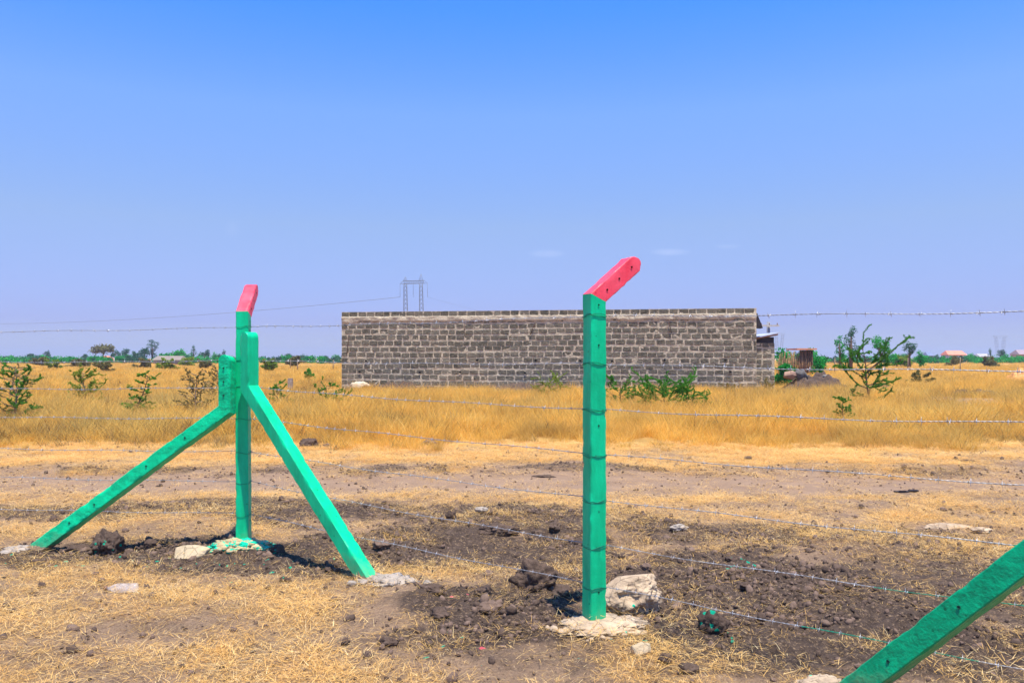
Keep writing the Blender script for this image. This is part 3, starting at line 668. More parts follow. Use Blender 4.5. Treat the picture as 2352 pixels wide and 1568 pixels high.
# plastic bottle
def bottle(xp, yp):
    x, y, z = G(xp, yp); root = empty('plastic_bottle', (x, y, z), 'empty clear plastic bottle lying on straw in the left foreground', 'bottle')
    prof = [(0, 0), (.024, .0), (.030, .006), (.031, .02), (.029, .03), (.031, .04), (.031, .075), (.0295, .08), (.031, .085), (.031, .12), (.028, .14), (.018, .158), (.013, .17), (.0125, .185)]
    vs = []; n = 20
    for (r_, h) in prof:
        for j in range(n):
            a = 2*math.pi*j/n; vs.append(Vector((-h+.09, r_*math.cos(a), r_*math.sin(a)*.92+.030)))
    fs = [(i*n+j, i*n+(j+1) % n, (i+1)*n+(j+1) % n, (i+1)*n+j) for i in range(len(prof)-1) for j in range(n)]
    Mx = Matrix.Translation((x, y, z+.008)) @ Matrix.Rotation(.12, 4, 'Z')
    m, t, b = newmat('clear dusty plastic'); b.inputs['Base Color'].default_value = (.93, .9, .88, 1); b.inputs['Roughness'].default_value = .12
    b.inputs['Alpha'].default_value = .42; L(t, rampn(t, noisen(t, 30, 4), [(.3, .10), (.7, .30)]), b.inputs['Alpha'])
    mb = MB(); mb.add([Mx @ v for v in vs], fs, 0, True); mb.obj('bottle_body', m, root)
    mb = MB(); mb.tube([Mx @ Vector((-.093, 0, .030)), Mx @ Vector((-.112, 0, .030))], .0145, 12); mb.obj('cap', simple('brown bottle cap', (.18, .09, .05), (.12, .06, .035), 20, .5), root)
bottle(282, 1366)

# ------------------------------------------------------------------ barbed wires
ZL = [1.748, 1.486, 1.273, 1.019, .757, .520, .262]; ZR = [1.735, 1.469, 1.215, .966, .716, .463, .237]; Z3 = [1.685, 1.455, 1.26, 1.00, .755, .515, .245]; Z0 = [1.72, 1.475, 1.25, 1.015, .755, .52, .24]
off = Vector((-.59, -.81, 0))*(SIDE*.62)          # the wires run on the near face of the posts
offR = Vector((.59, .81, 0))*.0
def catenary(a, b, sag, n):
    out_ = []
    for i in range(n):
        f = i/n; p = a.lerp(b, f); p.z -= sag*4*f*(1-f)+.004*math.sin(f*17+a.z*9); out_.append(p)
    return out_
barb = MB()
for s, an in ((-1, .5), (1, 2.2)):
    c_, s_ = math.cos(an), math.sin(an)
    barb.tube([(s*.004, .017*c_, .017*s_), (s*.004, 0.003*c_, .003*s_), (s*.004, -.003*c_, -.003*s_), (s*.004, -.017*c_, -.017*s_)], [.0005, .0012, .0012, .0005], 5)
    barb.tube([(-.006, .0034*math.cos(q), .0034*math.sin(q)) if s < 0 else (-.006+.0012*i, .0036*math.cos(q), .0036*math.sin(q)) for i, q in enumerate(np.linspace(0, 6.28*1.5, 12))], .0011, 4)
barb_me = barb.mesh('barb', M_barb)
names = ['topmost of the seven strands', 'second strand from the top', 'third strand from the top', 'middle strand of the seven', 'third strand from the bottom', 'second strand from the bottom', 'lowest strand']
for k in range(7):
    nodes = [Vector((P0[0], P0[1], Z0[k])), Vector((PL[0], PL[1], ZL[k])), Vector((PR[0], PR[1], ZR[k])), Vector((P3[0], P3[1], Z3[k]))]
    o3 = Vector((.59, .81, 0))*(SIDE*.72)       # strands pass behind the posts, tied round them
    nodes = [nodes[0]+Vector((0, SIDE*.6, 0)), nodes[1]+Vector((.02, SIDE*.62, 0)), nodes[2]+Vector((-.012, SIDE*.66, 0)), nodes[3]+o3]
    base = []
    for a, b_ in zip(nodes[:-1], nodes[1:]): base += catenary(a, b_, .010+.004*(k % 3), int((b_-a).length/.011))
    base.append(nodes[-1])
    root = empty('barbed_wire', tuple(nodes[0]), 'twisted galvanised barbed wire, %s on the fence' % names[k], 'barbed wire', 'barbed wires strung between the posts')
    gx0 = [9, 9, 9, 9, 2.0+.05, 1.62, 1.37][k]; gx1 = 9 if k < 6 else 1.95
    mb = MB()
    for ph in (0, math.pi):
        pts = []
        for i, p in enumerate(base):
            t_ = (base[min(i+1, len(base)-1)]-base[max(i-1, 0)]).normalized(); u = t_.cross(Vector((0, 0, 1))).normalized(); v = u.cross(t_)
            an = i*.011/.045*2*math.pi+ph; pts.append(p+(u*math.cos(an)+v*math.sin(an))*.0019)
        b0 = len(mb.f); mb.tube(pts, .0013, 4)
        for fi in range(b0, len(mb.f)):
            xx = mb.v[mb.f[fi][0]][0]
            if gx0 < xx < gx1: mb.m[fi] = 1
    mb.obj('strand', [M_wire, M_wire_green], root)
    i = 4+random.randrange(5); nb = 0
    inv = Matrix.Translation(-Vector(root.location))
    while i < len(base)-2 and nb < 99:
        p = base[i]; t_ = (base[i+1]-base[i]).normalized()
        q = t_.to_track_quat('X', 'Z'); o = link('barb', barb_me, root, world=False)
        o.location = p-root.location; o.rotation_mode = 'QUATERNION'
        from mathutils import Quaternion
        o.rotation_quaternion = q @ Quaternion((1, 0, 0), random.uniform(0, 6.28)); s_ = random.uniform(.85, 1.2); o.scale = (s_, s_, s_)
        i += random.randint(8, 11); nb += 1
    # binding wires round the posts
    for pi, (pp_, zz) in enumerate(((PL, ZL[k]), (PR, ZR[k]))):
        yaw = YL if pi == 0 else YR; A = Vector((math.cos(yaw), math.sin(yaw), 0)); B = Vector((-A.y, A.x, 0)); h = SIDE/2*1.03+.0022
        for lp in range(2 if pi else 1):
            pts = []
            for j in range(41):
                u_ = 8*j/40
                q = u_ % 8
                if q < 2: a_, b_ = -1+q, -1
                elif q < 4: a_, b_ = 1, -1+q-2
                elif q < 6: a_, b_ = 1-(q-4), 1
                else: a_, b_ = -1, 1-(q-6)
                a_ = max(-1, min(1, a_)); b_ = max(-1, min(1, b_))
                r_ = 1-.05*(abs(a_*b_)); dz = (.008*math.sin(u_*1.7+k) + (-.022 if lp else 0)*abs(math.sin(u_*math.pi/4+k*.6+.6)))+(.01 if lp else 0)
                pts.append(Vector((pp_[0], pp_[1], zz+dz))+A*a_*h*r_*1.01+B*b_*h*r_*1.01)
            mt = MB(); mt.tube(pts, .0013, 5); mt.obj('tie', M_tie, root)

# ------------------------------------------------------------------ the block wall of the unfinished building
M_block, t, b = newmat('dark cut stone block')
a_ = N(t, 'ShaderNodeAttribute', attribute_name='tint')
c = rampn(t, a_.outputs['Fac'], [(0, (.095, .088, .064)), (.5, (.152, .140, .104)), (1, (.25, .225, .165))])
n1 = noisen(t, 7, 7, .7); c = mixc(t, rampn(t, n1, [(.46, 0.), (.72, .75)]), c, (.34, .29, .20))
c = mixc(t, rampn(t, noisen(t, .8, 5, .7), [(.5, 0.), (.72, .35)]), c, (.40, .33, .23))
c = mixc(t, rampn(t, noisen(t, 26, 5, .7), [(.3, .5), (.5, 0.)]), c, (.045, .04, .036))
L(t, c, b.inputs['Base Color']); b.inputs['Roughness'].default_value = .95; b.inputs['Specular IOR Level'].default_value = .1
bump(t, b, noisen(t, 16, 7, .7), 1, .05)
M_mortar = simple('pale sandy mortar', (.63, .54, .38), (.41, .34, .24), 3, .95, .9, .05)
M_iron = simple('rusty iron strap', (.12, .06, .04), (.06, .035, .03), 8)
M_sheet = simple('weathered roofing sheet', (.70, .72, .78), (.5, .52, .58), 3, .4, metal=.3)
M_wood_shade = simple('dark timber and painted shade', (.05, .042, .045), (.028, .024, .026), 5)  # timber tone, also the painted shade of the opening under the shed roof
W0 = Vector((-8.0, 37.4, 0)); W1 = Vector((10.56, 34.4, 0)); wd = (W1-W0); WL = wd.length; wd.normalize(); wn = Vector((wd.y, -wd.x, 0))
wang = math.atan2(wd.y, wd.x); H = 3.655
wroot = empty('block_wall_building', tuple((W0+W1)/2), 'long unfinished building of dark stone blocks with pale mortar in the grass', 'building')
def wp(u, dep, z): return W0+wd*u-wn*dep+Vector((0, 0, z))
def blockwall(u0, u1, z0, z1, root, name, pf=wp, course=.262, seed=1, topband=True, tintshift=0):
    g = random.Random(seed); mb = MB(); tint = []
    # mortar body with uneven face, 0.2 m thick
    nu = max(4, int((u1-u0)/.07)); nz = max(4, int((z1-z0)/.05)); base = len(mb.v); vs = []
    for j in range(nz+1):
        for i in range(nu+1):
            u = u0+(u1-u0)*i/nu; z = z0+(z1-z0)*j/nz; q = mn.fractal(Vector((u*4, z*4, seed)), 1, 2, 3)*.009
            if topband and H-.47+.07*mn.noise(Vector((u*1.3, 0, 9))) < z < H-.22: q += .034+mn.noise(Vector((u*3, z*6, 5)))*.03
            vs.append(pf(u, -q, z))
    fs = [(j*(nu+1)+i, j*(nu+1)+i+1, (j+1)*(nu+1)+i+1, (j+1)*(nu+1)+i) for j in range(nz) for i in range(nu)]
    mb.add(vs, fs, 1, True); tint += [0.]*len(vs)
    b0 = [pf(u0, .0, z0), pf(u1, .0, z0), pf(u1, .2, z0), pf(u0, .2, z0), pf(u0, .0, z1), pf(u1, .0, z1), pf(u1, .2, z1), pf(u0, .2, z1)]
    mb.add(b0, [(1, 2, 6, 5), (2, 3, 7, 6), (3, 0, 4, 7), (4, 5, 6, 7)], 1); tint += [0.]*8
    z = z1; row = 0
    while z > z0+.1:
        top = z; hgt = course*g.uniform(.68, .75) if not (row == 0 and topband) else course*.80
        if row == 0 and topband: z -= course*1.22
        else: z -= course
        u = u0+(-g.uniform(0, .3) if row % 2 else -.02)
        wave = [g.uniform(-1, 1) for _ in range(2)]
        while u < u1:
            ln = g.choice([.36, .37, .38, .36, .39, .28, .38, .35]); ua = max(u, u0+.01); ub = min(u+ln, u1-.01); u += ln+g.choice([.02, .035, .045, .05, .06, .08])
            if ub-ua < .08: continue
            dz = .026*math.sin(ua*.5+wave[0]*3+row)+g.uniform(-.013, .013)
            if row == 0 and topband: dz = 0
            zt = top-.012+dz; zb = zt-hgt*g.uniform(.94, 1.05); pr = g.uniform(.004, .016); j_ = lambda s=.019: g.uniform(-s, s)
            if zb < z0: zb = z0+.01
            if row == 0 and topband: zt = min(zt, z1-.004)
            # eroded outline: octagon-like front
            ch = .022
            outer = []; 
            for (uu, zz) in ((ua+ch, zb), ((ua+ub)/2, zb), (ub-ch, zb), (ub, zb+ch), (ub, (zb+zt)/2), (ub, zt-ch), (ub-ch, zt), ((ua+ub)/2, zt), (ua+ch, zt), (ua, zt-ch), (ua, (zb+zt)/2), (ua, zb+ch)):
                outer.append((uu+j_(), zz+j_(.013)))
            cu, cz = (ua+ub)/2, (zb+zt)/2; k = len(outer)
            vs = [pf(a, .02, b_) for a, b_ in outer]+[pf(a, -pr*.7, b_) for a, b_ in outer]+[pf(cu+(a-cu)*.86, -pr-j_(.006), cz+(b_-cz)*.80) for a, b_ in outer]
            fs = [(q*k+i, q*k+(i+1) % k, (q+1)*k+(i+1) % k, (q+1)*k+i) for q in range(2) for i in range(k)]+[tuple(2*k+i for i in range(k))]
            mb.add(vs, fs, 0); tv = min(1, max(0, g.gauss(.45, .22)+tintshift+(.15 if z < z0+.9 else 0))); tint += [tv]*len(vs)
        row += 1
    me_ = mb.mesh(name, [M_block, M_mortar]); me_.attributes.new('tint', 'FLOAT', 'POINT').data.foreach_set('value', np.array(tint, np.float32))
    return link(name, me_, root)
blockwall(0, WL, -.05, H, wroot, 'wall')
# other walls of the building
mb = MB()
for (u0, u1, d0, d1) in ((0, .2, .2, 5.0), (WL-.2, WL, .2, 5.0), (.2, WL-.2, 4.8, 5.0)):
    vs = [wp(u, d, z) for z in (-.05, H-.8 if d0 > 1 else H-.3) for d in (d0, d1) for u in (u0, u1)]
    mb.add(vs, [(0, 2, 3, 1), (4, 5, 7, 6), (0, 1, 5, 4), (2, 6, 7, 3), (0, 4, 6, 2), (1, 3, 7, 5)])
mb.obj('rear_wall', simple('rear stone wall', (.16, .14, .125), (.10, .09, .08), 4), wroot)
# iron roof falling to the back, its end hanging past the right corner
mb = MB(); nrib = 80
for i in range(nrib):
    u0 = .1+(WL+.0)*i/nrib; u1 = .1+(WL+.0)*(i+1)/nrib; um = (u0+u1)/2
    P = [wp(u0, .22, H-.22), wp(um, .22, H-.18), wp(u1, .22, H-.22), wp(u0, 5.2, H-.72), wp(um, 5.2, H-.68), wp(u1, 5.2, H-.72)]
    mb.add(P, [(0, 1, 4, 3), (1, 2, 5, 4)])
mb.obj('roof', M_sheet, wroot)
mb = MB()
pA = [wp(WL-.0, .05, H-.26), wp(WL+.05, .05, H-.26), wp(WL+.28, .05, H-.86), wp(WL+.0, .05, H-.84)]
pB = [q-wn*.9 for q in pA]; mb.add(pA+pB, [(0, 1, 2, 3), (7, 6, 5, 4), (0, 4, 5, 1), (1, 5, 6, 2), (2, 6, 7, 3), (3, 7, 4, 0)])
mb.obj('eave', M_wood_shade, wroot)
for (u, z0, z1, lean) in ((5.9, 2.5, 3.1, .02), (8.95, 2.55, 3.1, .22), (11.95, 2.6, 3.25, -.02), (15.2, 2.6, 3.1, -.12), (.28, 1.7, 2.5, .08)):
    mb = MB(); mb.tube([wp(u, -.05, z0), wp(u+lean/2, -.055, (z0+z1)/2), wp(u+lean, -.045, z1)], .017, 5); mb.obj('iron_strap', M_iron, wroot)
# putlog holes, shallow cups painted near black for the shade inside
for u, z in ((1.2, 1.35), (6.5, 1.40), (9.2, 1.38), (11.2, 1.38), (12.6, 1.37), (14.9, 1.42), (17.5, 1.4), (.9, .85), (3.8, .82), (5.7, .86), (8.7, .83), (11.9, .85), (15, .88), (17.7, .9)):
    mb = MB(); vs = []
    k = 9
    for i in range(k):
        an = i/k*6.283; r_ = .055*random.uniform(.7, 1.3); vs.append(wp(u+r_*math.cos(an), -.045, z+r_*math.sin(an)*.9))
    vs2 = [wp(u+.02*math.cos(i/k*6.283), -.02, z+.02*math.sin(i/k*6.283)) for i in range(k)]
    mb.add(vs+vs2, [(i, (i+1) % k, k+(i+1) % k, k+i) for i in range(k)]+[tuple(range(k, 2*k))]); mb.obj('scaffold_hole', simple('painted shade of hole', (.02, .018, .016), (.012, .01, .01)), wroot)
# lean-to shed at the right end
la = Vector((10.72, 35.1, 0))
sroot = empty('lean_to_shed', (11.2, 35.3, 0), 'small grey block shed with white sheet roof at the right end of the wall', 'shed')
def sp_(u, dep, z): return Vector((10.62+u, 35.0+dep, z))
blockwall(0, .92, -.05, 2.15, sroot, 'wall', sp_, .235, 5, False, .25)
mb = MB(); mb.box(11.44, 11.54, 35.2, 37.5, -.05, 2.3); mb.obj('side_wall', M_mortar, sroot)
mb = MB(); mb.box(10.64, 11.52, 35.02, 35.12, 2.15, 2.42); mb.obj('gap_shade', M_wood_shade, sroot)  # dark box painted as the shade in the open gap below the roof
mb = MB(); vs = [Vector(p_) for p_ in ((10.6, 34.85, 2.38), (11.72, 34.85, 2.60), (11.72, 37.6, 2.60), (10.6, 37.6, 2.38))]; vs += [v+Vector((0, 0, .035)) for v in vs]
mb.add(vs, [(3, 2, 1, 0), (4, 5, 6, 7), (0, 1, 5, 4), (1, 2, 6, 5), (2, 3, 7, 6), (3, 0, 4, 7)]); mb.obj('roof', M_sheet, sroot)
mb = MB(); vs = [Vector(p_) for p_ in ((10.64, 34.9, 2.30), (11.66, 34.9, 2.50), (11.66, 34.96, 2.50), (10.64, 34.96, 2.30))]; vs += [v+Vector((0, 0, .065)) for v in vs]
mb.add(vs, [(3, 2, 1, 0), (4, 5, 6, 7), (0, 1, 5, 4), (1, 2, 6, 5), (2, 3, 7, 6), (3, 0, 4, 7)]); mb.obj('rafter', simple('reddish rafter', (.35, .16, .07), (.25, .11, .05)), sroot)
# utility pole behind the shed
d = 60; p = at(1765, 748, d); uroot = empty('utility_pole', (p.x, d, 0), 'grey utility pole with a cross arm rising behind the shed roof', 'utility pole')
mb = MB(); mb.tube([(p.x, d, 0), (p.x, d, p.z+.30)], [.17, .13], 8); mb.obj('pole', simple('grey pole', (.30, .32, .36), (.22, .23, .26)), uroot)
mb = MB(); mb.box(p.x-.75, p.x+.75, d-.24, d-.16, p.z-.06, p.z+.06); mb.obj('cross_arm', simple('pale cross arm', (.55, .54, .5), (.42, .41, .38)), uroot)
for dx in (-.6, 0, .6):
    mb = MB(); mb.tube([(p.x+dx, d-.2, p.z+.06), (p.x+dx, d-.2, p.z+.2)], [.04, .03], 6); mb.obj('insulator', simple('brown insulator', (.2, .12, .1), (.15, .09, .08)), uroot)

# ------------------------------------------------------------------ heaps and stones of the plain
def mound(name, cx, cy, rx, ry, h, seed, mat, label, cat='earth mound', group=None):
    n = 90; vs = []; fs = []; zb = hz(cx, cy)
    for j in range(n+1):
        for i in range(n+1):
            a = (i/n*2-1); b_ = (j/n*2-1); r_ = math.hypot(a, b_); q = max(0, 1-r_*r_)**1.3
            p_ = Vector((a*rx, b_*ry, 0)); z = h*q*(1+.5*mn.fractal(Vector((a*2+seed, b_*2, seed)), 1, 2, 3))+q**.3*.24*mn.turbulence(Vector((a*rx*3+seed, b_*ry*3, 1)), 3, False)
            vs.append(Vector((cx+p_.x, cy+p_.y, zb+z-.04)))
    fs = [(j*(n+1)+i, j*(n+1)+i+1, (j+1)*(n+1)+i+1, (j+1)*(n+1)+i) for j in range(n) for i in range(n)]
    mb = MB(); mb.add(vs, fs, 0, True); return tag(mb.obj(name, mat), label, cat, group)
mound('earth_mound', 13.15, 34.5, 1.75, 1.3, .75, 3, M_mound, 'heap of grey brown earth right of the shed with blocks on top')
mound('earth_mound', 15.2, 33.5, 1.2, 1.0, .35, 4, M_mound, 'low dark end of the earth heap behind the tall sapling')
mound('earth_bank', 1.0, 35.1, 4.0, .9, .38, 5, M_mound, 'dark earth bank against the foot of the block wall', 'earth bank')
mound('earth_bank', -5.4, 35.8, 2.4, .8, .34, 6, M_mound, 'brown earth bank behind the white stone at the wall foot', 'earth bank')
mound('earth_bank', 6.8, 34.2, 3.4, .7, .30, 8, M_mound, 'brown earth bank behind the spreading green bush', 'earth bank')
mound('soil_pile', 33.2, 50.5, 2.0, 2.0, 1.0, 7, simple('orange sandy soil', (.75, .36, .12), (.6, .28, .09), 3), 'orange sandy soil pile at the right edge of the plain', 'soil pile')
for (xp, yp, d, r_, lab, mt, sq) in ((815, 861, 34.4, .20, 'reddish squared stone left on the earth heap', M_clodl, (1.2, .8, .8)), (860, 858, 34.4, .22, '', M_footgrey, (1.3, .8, .8))): pass
for (xp, yp, d, r_, lab, mt) in ((1813, 862, 34.6, .27, 'reddish block on the left shoulder of the earth heap', simple('reddish block', (.36, .22, .15), (.24, .15, .11))),
                                 (1841, 859, 34.6, .29, 'dark grey block on the crest of the earth heap', simple('dark block', (.15, .14, .13), (.09, .08, .075))),
                                 (1898, 870, 34.4, .22, 'grey block at the right end of the earth heap', simple('grey block', (.22, .19, .16), (.13, .115, .1)))):
    p = at(xp, yp, d); rock('stone_block', tuple(p), r_, int(xp), mt, lab, 'stone block', (1.2, .8, .85), 4, amp=.1, crumb=.1, planes=8)
p = at(828, 888, 34.3); rock('white_stone', (p.x, p.y, p.z), .36, 31, simple('white stone', (.66, .54, .37), (.50, .39, .26), 3, .9, .5, .05), 'large cream white stone at the left end of the wall foot', 'rock', (1.15, .7, .62), 4, rz=.2, amp=.3, crumb=.1, planes=4)
p = at(965, 862, 50)
p = at(367*1.0+800*.5742*0+367, 852, 50)
p = at(1165*.0+667, 877, 34); mb = MB(); mb.box(-.09, .09, -.09, .09, -.4, .16); o = mb.obj('marker_stone', M_footgrey); o.location = (p.x, 34, p.z); tag(o, 'small grey square marker stone standing in the grass', 'marker stone')
for i, (xp, yp, r_, lab) in enumerate(((2140, 905, .28, 'leftmost dark clod behind the bare grey patch'), (2210, 908, .34, 'dark grey clod in the middle of the row behind the bare patch'), (2260, 908, .36, 'wide dark clod in the row behind the bare grey patch'), (2310, 910, .26, 'grey clod near the right edge behind the bare patch'), (1995-10, 906, .10, 'small clod left of the bare grey patch'))):
    p = G(xp, yp); rock('soil_clod', (p[0], p[1], p[2]+.05), r_, 500+i, M_clod if i % 2 else M_mound, lab, 'soil clod', (1.6, .8, .5), 4, rz=i, group='clods on the bare patch of the plain', amp=.5, freq=1.5, crumb=.5)

# ------------------------------------------------------------------ saplings and bushes
def leafcloud(pts, n_each, spread, size, mat, name, root, g, elong=1.0):
    V = []; Fc = []; T = []
    for (c_, dirn, tv0) in pts:
        for _ in range(n_each):
            p = c_+Vector((g.gauss(0, 1), g.gauss(0, 1), g.gauss(0, .8)))*spread
            u = Vector((g.gauss(0, 1), g.gauss(0, 1), g.gauss(0, 1))); u = (u+dirn*elong*1.2).normalized(); v = u.cross(Vector((g.gauss(0, 1), g.gauss(0, 1), g.gauss(0, 1)))).normalized()
            s1 = size*g.uniform(.6, 1.4); s2 = s1*.45; b0 = len(V)
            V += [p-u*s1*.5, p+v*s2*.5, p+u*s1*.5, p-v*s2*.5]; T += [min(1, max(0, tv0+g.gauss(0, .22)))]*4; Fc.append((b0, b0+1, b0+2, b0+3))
    m = bpy.data.meshes.new(name); m.from_pydata(V, [], Fc); m.materials.append(mat)
    m.attributes.new('tint', 'FLOAT', 'POINT').data.foreach_set('value', np.array(T, np.float32))
    return link(name, m, root)
def acacia(x, y, h, spread, seed, label, leaf=None, dens=1.0, bark=None, group='thorn saplings in the grass', limbs=9, size=.028, flat=.5, name='acacia_sapling', lean=0, upper=(), per=9):
    g = random.Random(seed); z = hz(x, y); root = empty(name, (x, y, z), label, 'sapling' if h > 1 else 'shrub', group)
    mb = MB(); tips = []
    trunk = []; k = 7; p = Vector((x, y, z-.05)); dx, dy = g.uniform(-.1, .1)+lean, g.uniform(-.1, .1)
    for i in range(k+1):
        trunk.append(p.copy()); p = p+Vector((dx*h/k+g.gauss(0, .04)*h/3, dy*h/k+g.gauss(0, .04)*h/3, h*.88/k))
    r0 = .014*h+.007
    mb.tube(trunk, [r0*(1-.85*i/k) for i in range(k+1)], 6)
    def branch(p0, d0, ln, r_, lvl):
        pts = [p0]; n = 6; d_ = d0.normalized(); p_ = p0.copy(); leafy = g.random() < dens
        for i in range(n):
            q0 = p_.copy(); d_ = (d_+Vector((g.gauss(0, .2), g.gauss(0, .2), g.gauss(0, .14)+.02))).normalized(); p_ = p_+d_*ln/n; pts.append(p_.copy())
            if lvl < 2 and i >= 1 and g.random() < (.8 if lvl == 0 else .45):
                sd_ = (d_+Vector((g.gauss(0, .8), g.gauss(0, .8), g.gauss(.1, .4)))).normalized(); branch(p_.copy(), sd_, ln*g.uniform(.28, .5), r_*.5, lvl+1)
            if leafy and (lvl >= 1 or i >= 2):
                m_ = max(1, int(ln/n/(size*.55)))
                for q in range(m_): tips.append((q0.lerp(p_, (q+g.random())/m_), d_, g.uniform(.2, .8)))
        mb.tube(pts, [max(r_*(1-.75*i/n), .0018) for i in range(n+1)], 4)
    for i in range(limbs):
        f = (i+.5)/limbs; f = .10+.88*f; q = f*k; i0 = min(int(q), k-1); p0 = trunk[i0].lerp(trunk[i0+1], q-i0)
        a = i*2.4+g.uniform(-.4, .4); prof = (1-.45*f) if not upper else 1-.3*f
        ln = spread*prof*g.uniform(.6, 1.15)
        branch(p0, Vector((math.cos(a), math.sin(a)*.8, flat*g.uniform(.3, 1.5))), ln, r0*.42, 0)
    for (ax, az, ln) in upper:
        branch(trunk[k-3], Vector((ax, g.uniform(-.2, .2), az)), ln, r0*.6, 0)
    mb.obj('trunk', bark or M_bark, root)
    if tips: leafcloud(tips, per, size*.42, size, leaf or M_leafg, 'foliage', root, g, .8)
    return root
def sap(xp, ybase, ytop, wpx, seed, label, **kw):
    d = gd(ybase); h = (ybase-ytop)*d/F; x = (xp-CX)*d/F; return acacia(x, d, h, wpx*d/F, seed, label, **kw)
sap(2000, 935, 775, 78, 1, 'tallest acacia sapling with long leafy arms, right of the wall', limbs=17, dens=1.0, flat=.35, size=.032, per=10, upper=((-.55, 1, 1.0), (.75, 1, 1.2), (.9, .8, 1.5)))
sap(1932, 985, 905, 34, 2, 'small thorn bush in front and left of the tallest sapling', dens=.55, limbs=18, size=.022, per=10)
sap(38, 985, 818, 62, 3, 'tall twiggy thorn bush at the left edge of the photo', dens=.6, limbs=26, size=.024, bark=M_barkp)
sap(20, 930, 828, 70, 23, 'sparse bush behind the tall twiggy one at the left edge', dens=.4, limbs=11, bark=M_barkp, leaf=M_leaft)
sap(197, 935, 838, 52, 4, 'bush with yellow green leaves, second large one from the left', leaf=M_leafy, dens=.8, limbs=28, bark=M_barkp, size=.026)
sap(305, 965, 840, 40, 5, 'narrow dark leaved sapling left of the corner post', dens=.75, limbs=16, size=.026, per=7, lean=.25, flat=.3)
sap(445, 965, 838, 52, 6, 'bare twiggy thorn bush just left of the corner post', dens=.35, limbs=26, size=.022, bark=M_barkp, leaf=M_leaft)
sap(505, 930, 840, 46, 7, 'tangled brown bush right behind the left brace head', dens=.4, limbs=24, size=.022, bark=M_barkp, leaf=M_leaft)
sap(636, 945, 868, 38, 8, 'dark leaved bush between corner post and right brace', dens=.7, limbs=9)
sap(748, 940, 872, 52, 9, 'spreading low acacia with green tips left of the wall', dens=.6, limbs=9, flat=.5)
sap(1525, 950, 868, 105, 10, 'wide spreading green bush in front of the wall right of post', dens=.95, limbs=22, size=.030, flat=.36, per=9)
sap(1425, 935, 868, 55, 11, 'green bush just right of the nearest post, in front of the wall', dens=.9, limbs=14, size=.03, flat=.4)
sap(1590, 945, 885, 40, 12, 'small dark bush at the right of the wide green bush', dens=.6, limbs=8)
sap(1270, 915, 862, 50, 13, 'pale yellow green bush against the wall left of post', leaf=M_leafy, dens=.7, limbs=12, bark=M_barkp)
sap(1680, 912, 880, 25, 14, 'small olive shrub at the right foot of the wall', leaf=M_leaft, dens=.8, limbs=8)
sap(1760, 905, 875, 25, 15, 'small olive shrub at the foot of the shed', leaf=M_leaft, dens=.8, limbs=8)
sap(2115, 885, 853, 30, 16, 'sparse olive shrub right of the tallest sapling', leaf=M_leaft, dens=.4, limbs=8, size=.09)
sap(1800, 890, 830, 24, 17, 'bright green shrub between shed and earth heap', leaf=M_leafb, dens=1.2, limbs=12, size=.14)
sap(710, 875, 850, 14, 18, 'tiny green shrub alone in the grass left of the wall', dens=.9, limbs=7, size=.09)
# small bushes far out on the plain
g = random.Random(44)
far_s = [(120, 850, 830, 'left of the yellow green bush'), (240, 856, 832, 'above the yellow green bush'), (330, 848, 832, 'above the narrow sapling'), (380, 853, 830, 'in line with the long shed'), (470, 850, 832, 'under the isolated round tree'), (180, 846, 828, 'under the flat crowned tree'), (620, 856, 833, 'seen just right of the corner post'), (672, 845, 828, 'midway between corner post and wall'), (90, 843, 828, 'under the dark round tree at left'), (430, 843, 827, 'behind the twiggy thorn bush'),
         (2190, 842, 828, 'below the house with the red roof'), (2270, 845, 828, 'right of the red roof house'), (2080, 845, 826, 'behind the tallest sapling')]
for i, (xp, yb, yt, wh) in enumerate(far_s):
    sap(xp, yb, yt, 22, 60+i, 'small olive scrub far on the plain %s' % wh, leaf=M_leaft if i % 3 else M_leafy, dens=.9, limbs=9, size=.16 if yb > 848 else .25, name='scrub_bush', group='far scrub bushes')

